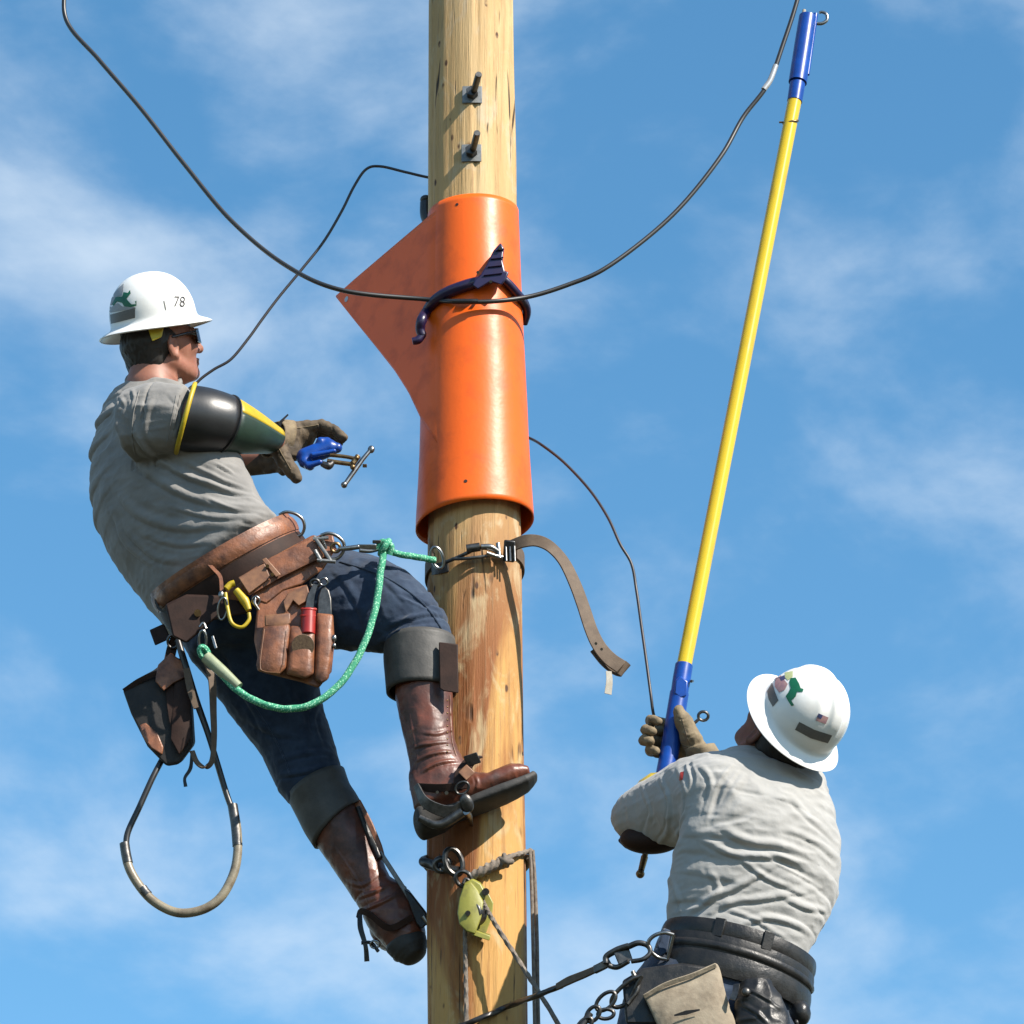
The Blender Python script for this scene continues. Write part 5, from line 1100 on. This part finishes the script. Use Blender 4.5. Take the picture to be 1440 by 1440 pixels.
# helmet 2
hat2, hb2, hc2, _ = hard_hat(w2, (1121, 1014), YT - .10, UP2, FW2, True, .95)
f = Field(HC2 - Vector((.16, .16, .16)), HC2 + Vector((.16, .16, .16)), .004)
f.ell(at2(-.020, 0, -.008), hax2, (.088, .087, .056), .02); f.ell(at2(-.046, 0, -.046), hax2, (.050, .072, .056), .03)
V, F = f.mesh(); V = folds(V, F, [], [((90, 90, 30), .0016, 8)]); finish('hair', V, F, M['hair'], w2, sharp=180)
decal('green_state_sticker', [[(1112, 954), (1119, 953), (1124, 962), (1126, 968), (1130, 969), (1129, 973), (1121, 973), (1119, 980), (1113, 985), (1117, 992), (1113, 993), (1108, 985), (1105, 979), (1109, 974), (1112, 968), (1110, 960)]], hb2, M['pgreen'], hat2, .0012)
decal('pink_print', [[(1090, 953), (1098, 950), (1108, 962), (1104, 970), (1096, 974), (1090, 966)]], hb2, M['ppink'], hat2, .001)
decal('navy_print', [[(1096, 953), (1103, 950), (1105, 955), (1099, 958)]], hb2, M['pnavy'], hat2, .0014)
decal('yellow_print', [[(1104, 946), (1115, 944), (1115, 952), (1108, 957), (1104, 953)]], hb2, M['pyel'], hat2, .001)
decal('reflective_strip', [[(1086, 960), (1090, 973), (1095, 985), (1087, 994), (1081, 983), (1079, 972)]], hb2, M['pgrey'], hat2, .001)
decal('reflective_strip', [[(1124, 1015), (1145, 1026), (1170, 1034), (1164, 1045), (1140, 1038), (1118, 1026)]], hb2, M['pgrey'], hat2, .001)
decal('flag_print', [[(1151, 1003), (1165, 1009), (1161, 1018), (1147, 1013)]], hb2, M['ppink'], hat2, .001)
decal('flag_canton', [[(1151, 1003), (1157, 1006), (1154, 1011), (1149, 1008)]], hb2, M['pnavy'], hat2, .0015)

# right worker's gloves
f = Field(*bb(890, 1030, 960, 1110, -.16, .20), .0028)
YH = -.15
f.cone(P(992, 1074, 0.050), P(972, 1050, 0.040), .040, .034, .015)             # heel of the hand
f.cone(P(970, 1052, 0.060), P(950, 1036, 0.080), .034, .030, .02); f.cone(P(950, 1045, 0.080), P(940, 1060, 0.080), .030, .026, .02)
for i, (y0, tx, ty, r_) in enumerate(((1016, 918, 1013, .0135), (1029, 909, 1026, .0145), (1044, 906, 1041, .0140), (1058, 914, 1054, .0125))):
    f.chain(PL([(952, y0 + 6, 0.080), (932, y0 + 2, 0.085), (915, ty + 1, 0.055), (tx, ty, 0.015), (tx + 8, ty + 2, -0.005)]), [r_ * 1.2, r_ * 1.15, r_ * 1.1, r_, r_ * .85], .004)
f.chain(PL([(986, 1068, 0.020), (972, 1038, -0.010), (962, 1015, -0.020), (955, 1000, -0.025)]), [.032, .026, .021, .0165], .012)
V, F = f.mesh(); V = folds(V, F, [([(962, 1050), (975, 1052), (988, 1046)], .004, .005), ([(952, 1010), (960, 1012), (968, 1008)], -.003, .003), ([(960, 1030), (968, 1034), (976, 1030)], .003, .004)], [((60, 60, 60), .0012, 11), ((30, 30, 30), .0015, 13)])
g2 = finish('glove', V, F, M['glove'], w2, sharp=180); gvb = bvh_of(V, F)
seam([(974, 1058), (966, 1035), (959, 1012)], gvb, g2, M['gloveD'], .0011)
seam([(960, 1048), (972, 1052), (984, 1048)], gvb, g2, M['gloveD'], .0011)
g = G(); g.loft([((963, 1054), (1004, 1046), -.0, .046), ((974, 1072), (1014, 1062), .01, .05), ((986, 1094), (1026, 1080), .01, .052)], seg=40); g.build('glove_cuff', M['glove'], g2, solid=.003, soff=0, sharp=60)
f = Field(*bb(880, 990, 1060, 1180, -.22, .15), .003)
f.cone(P(912, 1130, -0.040), P(926, 1118, -0.020), .036, .034, .015)
for i in range(4): f.chain(PL([(920, 1104 + i * 12, 0.000), (932, 1102 + i * 12, 0.045), (950, 1104 + i * 12, 0.030), (955, 1106 + i * 12, -0.010)]), [.015, .014, .0135, .012], .005)
f.chain(PL([(926, 1112, -0.060), (934, 1098, -0.055), (938, 1088, -0.045)]), [.02, .016, .013], .008)
V, F = f.mesh(); finish('glove', V, F, M['glove'], w2, sharp=180)
# arm guard under the sleeve
ag2 = thing('arm_guard', P(905, 1130, -.4), 'yellow rimmed brown leather arm guard under the right worker\'s left elbow', 'arm guard')
g = G(); g.prism([(888, 1118), (900, 1100), (916, 1089), (932, 1088), (934, 1112), (908, 1122)], -.16, .07, bulge=.004); g.build('yellow_rim', M['yellow'], ag2, bevel=.004, sharp=40)
g = G(); g.prism([(905, 1102), (912, 1095), (921, 1093), (926, 1099), (914, 1103)], -.14, .06); g.build('dark_edge', M['blackleather'], ag2, bevel=.002, sharp=40)
f = Field(*bb(850, 985, 1140, 1230, -.26, .1), .003)
f.ell(P(915, 1180, -.12), (Rv, Uv, Dv), (.082, .040, .060), .01); f.cone(P(873, 1182, -.09), P(882, 1188, -.09), .007, .01, .01)
V, F = f.mesh(); finish('leather_elbow', V, F, M['darkleather'], ag2, sharp=180)

# right belt
tb2 = thing('body_belt', P(1040, 1340, -.45), 'black leather body belt round the right worker\'s waist', 'tool belt')
Ub = (P(1142, 1380) - P(942, 1318)); Ub = (Rv * Ub.dot(Rv) + Uv * Ub.dot(Uv)).normalized(); Vb = (Dv * .93 - Uv * .36 + Rv * -.1); Vb = (Vb - Ub * Vb.dot(Ub)).normalized(); Wb = Vb.cross(Ub).normalized()
if Wb.dot(Uv) < 0: Wb = -Wb
cb2 = P(1035, 1350, YT)
band(cb2 + Wb * .020, Ub, Vb, Wb, .198, .166, .044, .007, 0, 2 * math.pi).build('upper_strap', M['blackleather'], tb2, sharp=50)
band(cb2 - Wb * .022, Ub, Vb, Wb, .202, .172, .050, .007, 0, 2 * math.pi).build('lower_strap', M['blackleather'], tb2, sharp=50)
band(cb2 - Wb * .028, Ub, Vb, Wb, .207, .177, .020, .005, -math.pi * .95, -math.pi * .05).build('keeper_strap', M['blackleather'], tb2, sharp=50)
band(cb2 - Wb * .074, Ub, Vb, Wb, .206, .176, .060, .008, 0, 2 * math.pi).build('hip_pad', M['blackleather'], tb2, sharp=50)
for an in (-.42, -.62):
    d = Ub * math.cos(an * math.pi) * .204 + Vb * math.sin(an * math.pi) * .172
    nn = d.normalized(); t_ = Wb.cross(nn).normalized(); g = G(); g.box(cb2 + Wb * .02 + d * 1.01, t_ * .014, Wb * .025, nn * .004); g.build('belt_keeper', M['blackleather'], tb2, bevel=.002)
g = G(); g.prism([(875, 1380), (905, 1362), (960, 1355), (1010, 1362), (1000, 1440), (880, 1440)], YT - .175, .02); g.build('side_plate', M['blackleather'], tb2, bevel=.006, sharp=40)
dring(P(943, 1332, -.44), (Rv * -.9 + Uv * .2).normalized(), (Uv * .96 + Rv * .25).normalized(), .050, .032, .0052, parent=tb2)
dring(P(892, 1392, -.48), (Rv * -.85 - Uv * .3).normalized(), (Uv * .85 + Rv * .45).normalized(), .050, .040, .0058, m='dsteel', parent=tb2)
g = G(); g.tube([P(890, 1366, -.48), P(897, 1390, -.482), P(882, 1412, -.48)], .006, 8); g.build('ring_plate', M['dsteel'], tb2)
g = G(); g.prism([(934, 1306), (944, 1310), (938, 1340), (928, 1345), (924, 1330), (930, 1318)], -.43, .03); g.build('side_tab', M['jeans'], tb2, bevel=.004, sharp=40)
# canvas pouch
cbg = thing('canvas_bag', P(975, 1520, -.5), 'tan canvas bag hanging on the back of the right worker\'s black belt', 'bag')
g = G(); g.prism([(905, 1402), (935, 1384), (975, 1370), (1008, 1355), (1014, 1364), (1020, 1400), (1036, 1440), (1052, 1490), (1040, 1530), (960, 1530), (925, 1442)], -.50, .05, bulge=.016); g.build('bag_cloth', M['canvas'], cbg, bevel=.006, bseg=3, sharp=70, sub=1)
g = G(); g.strap(PL([(905, 1402, -.508), (935, 1385, -.512), (975, 1371, -.513), (1007, 1357, -.508)]), .012, .004, Uv * .9 + Rv * .5); g.build('bag_hem', M['canvas'], cbg, bevel=.0015)
g = G(); g.strap(PL([(948, 1428, -.526), (965, 1424, -.527), (984, 1420, -.526)]), [.004, .011, .004], .0012, Uv); g.build('stencil_smudge', M['pblack'], cbg)
o2 = thing('leather_holster', P(1060, 1420, -.48), 'shiny black leather holster beside the canvas bag on the right worker\'s belt', 'holster')
f = Field(*bb(1010, 1160, 1350, 1560, -.60, -.28), .0035)
f.loft([((1040, 1382), (1085, 1388), -.47, .03), ((1035, 1402), (1100, 1420), -.48, .04), ((1035, 1440), (1110, 1470), -.48, .045), ((1040, 1500), (1105, 1530), -.47, .04)], .012, cap=.4)
V, F = f.mesh(); V = folds(V, F, [([(1045, 1392), (1070, 1400), (1095, 1418)], .005, .005), ([(1040, 1410), (1065, 1425), (1080, 1440)], .005, .006)], [((35, 35, 35), .003, 5)]); finish('pocket', V, F, M['blackleather'], o2, sharp=180)
g = G(); g.strap(PL([(1036, 1384, -.515), (1034, 1396, -.525), (1030, 1406, -.525)]), .016, .004, Rv * .8 + Uv * .4); g.ball(P(1049, 1395, -.52), (.012, .008, .012)); g.build('snap', M['dsteel'], o2)
g = G(); g.ball(P(1126, 1425, -.40), (.026, .03, .034)); g.ball(P(1120, 1438, -.425), (.006, .005, .008)); g.build('tool_loop', M['blackleather'], o2)

# positioning lanyard of the right worker
pl = thing('positioning_lanyard', P(840, 1362, -.42), 'grey and tan lanyard running from the right worker\'s belt across the lower pole', 'lanyard')
g = G(); g.tube([on_pole(606, 1458, .01), on_pole(640, 1446, .012), on_pole(680, 1430, .015), on_pole(715, 1415, .02), P(750, 1402, -.18), P(790, 1386, -.26)], .0075, 10, n=60, twist=(.1, 3, .6)); g.build('rope', M['cable'], pl)
g = G(); g.strap(PL([(783, 1388, -.26), (800, 1379, -.29), (822, 1370, -.33), (842, 1361, -.37)]), [.018, .022, .02, .018], .008, Uv + Rv * .4); g.build('wear_sleeve', M['strap'], pl, bevel=.002)
g = G(); g.strap(PL([(836, 1364, -.37), (848, 1358, -.39), (858, 1352, -.4)]), .022, .010, Uv + Rv * .4); g.build('end_fitting', M['dsteel'], pl, bevel=.003)
g = G(); g.tube(PL([(852, 1355, -.41), (853, 1345, -.41), (868, 1336, -.42), (884, 1330, -.43)]), [.007, .008, .009, .008], 10); g.tube(PL([(856, 1358, -.41), (868, 1360, -.41), (884, 1352, -.43)]), [.007, .007, .006], 10); g.tube(PL([(884, 1331, -.43), (898, 1326, -.44), (911, 1330, -.44), (914, 1340, -.44), (904, 1349, -.44), (888, 1352, -.43)]), [.008, .0075, .007, .006, .006, .006], 10); g.build('snap_hook', M['dsteel'], pl)
g = G(); g.prism([(863, 1340), (883, 1329), (890, 1350), (870, 1357)], -.425, .012); g.build('hook_gate', M['dsteel'], pl, bevel=.003, sharp=40)
ch = thing('chain_lanyard', P(845, 1420, -.47), 'dark steel chain and hooks hanging from the right worker\'s lower belt ring', 'chain')
for (x, y, a, b_, an) in ((852, 1408, .030, .017, .75), (834, 1426, .022, .014, .9), (852, 1426, .020, .012, .1), (822, 1442, .024, .013, .8)):
    g = G(); e1 = (Rv * math.cos(an) + Uv * math.sin(an)).normalized(); e2 = (Uv * math.cos(an) - Rv * math.sin(an) + Dv * .25).normalized(); g.ring(P(x, y, -.48), e1, e2, a, b_, .0050); g.build('link', M['dsteel'], ch)
g = G(); g.tube(PL([(830, 1425, -.48), (820, 1440, -.48), (800, 1470, -.48), (760, 1530, -.4)]), .009, 10); g.build('tail_strap', M['cable'], ch)
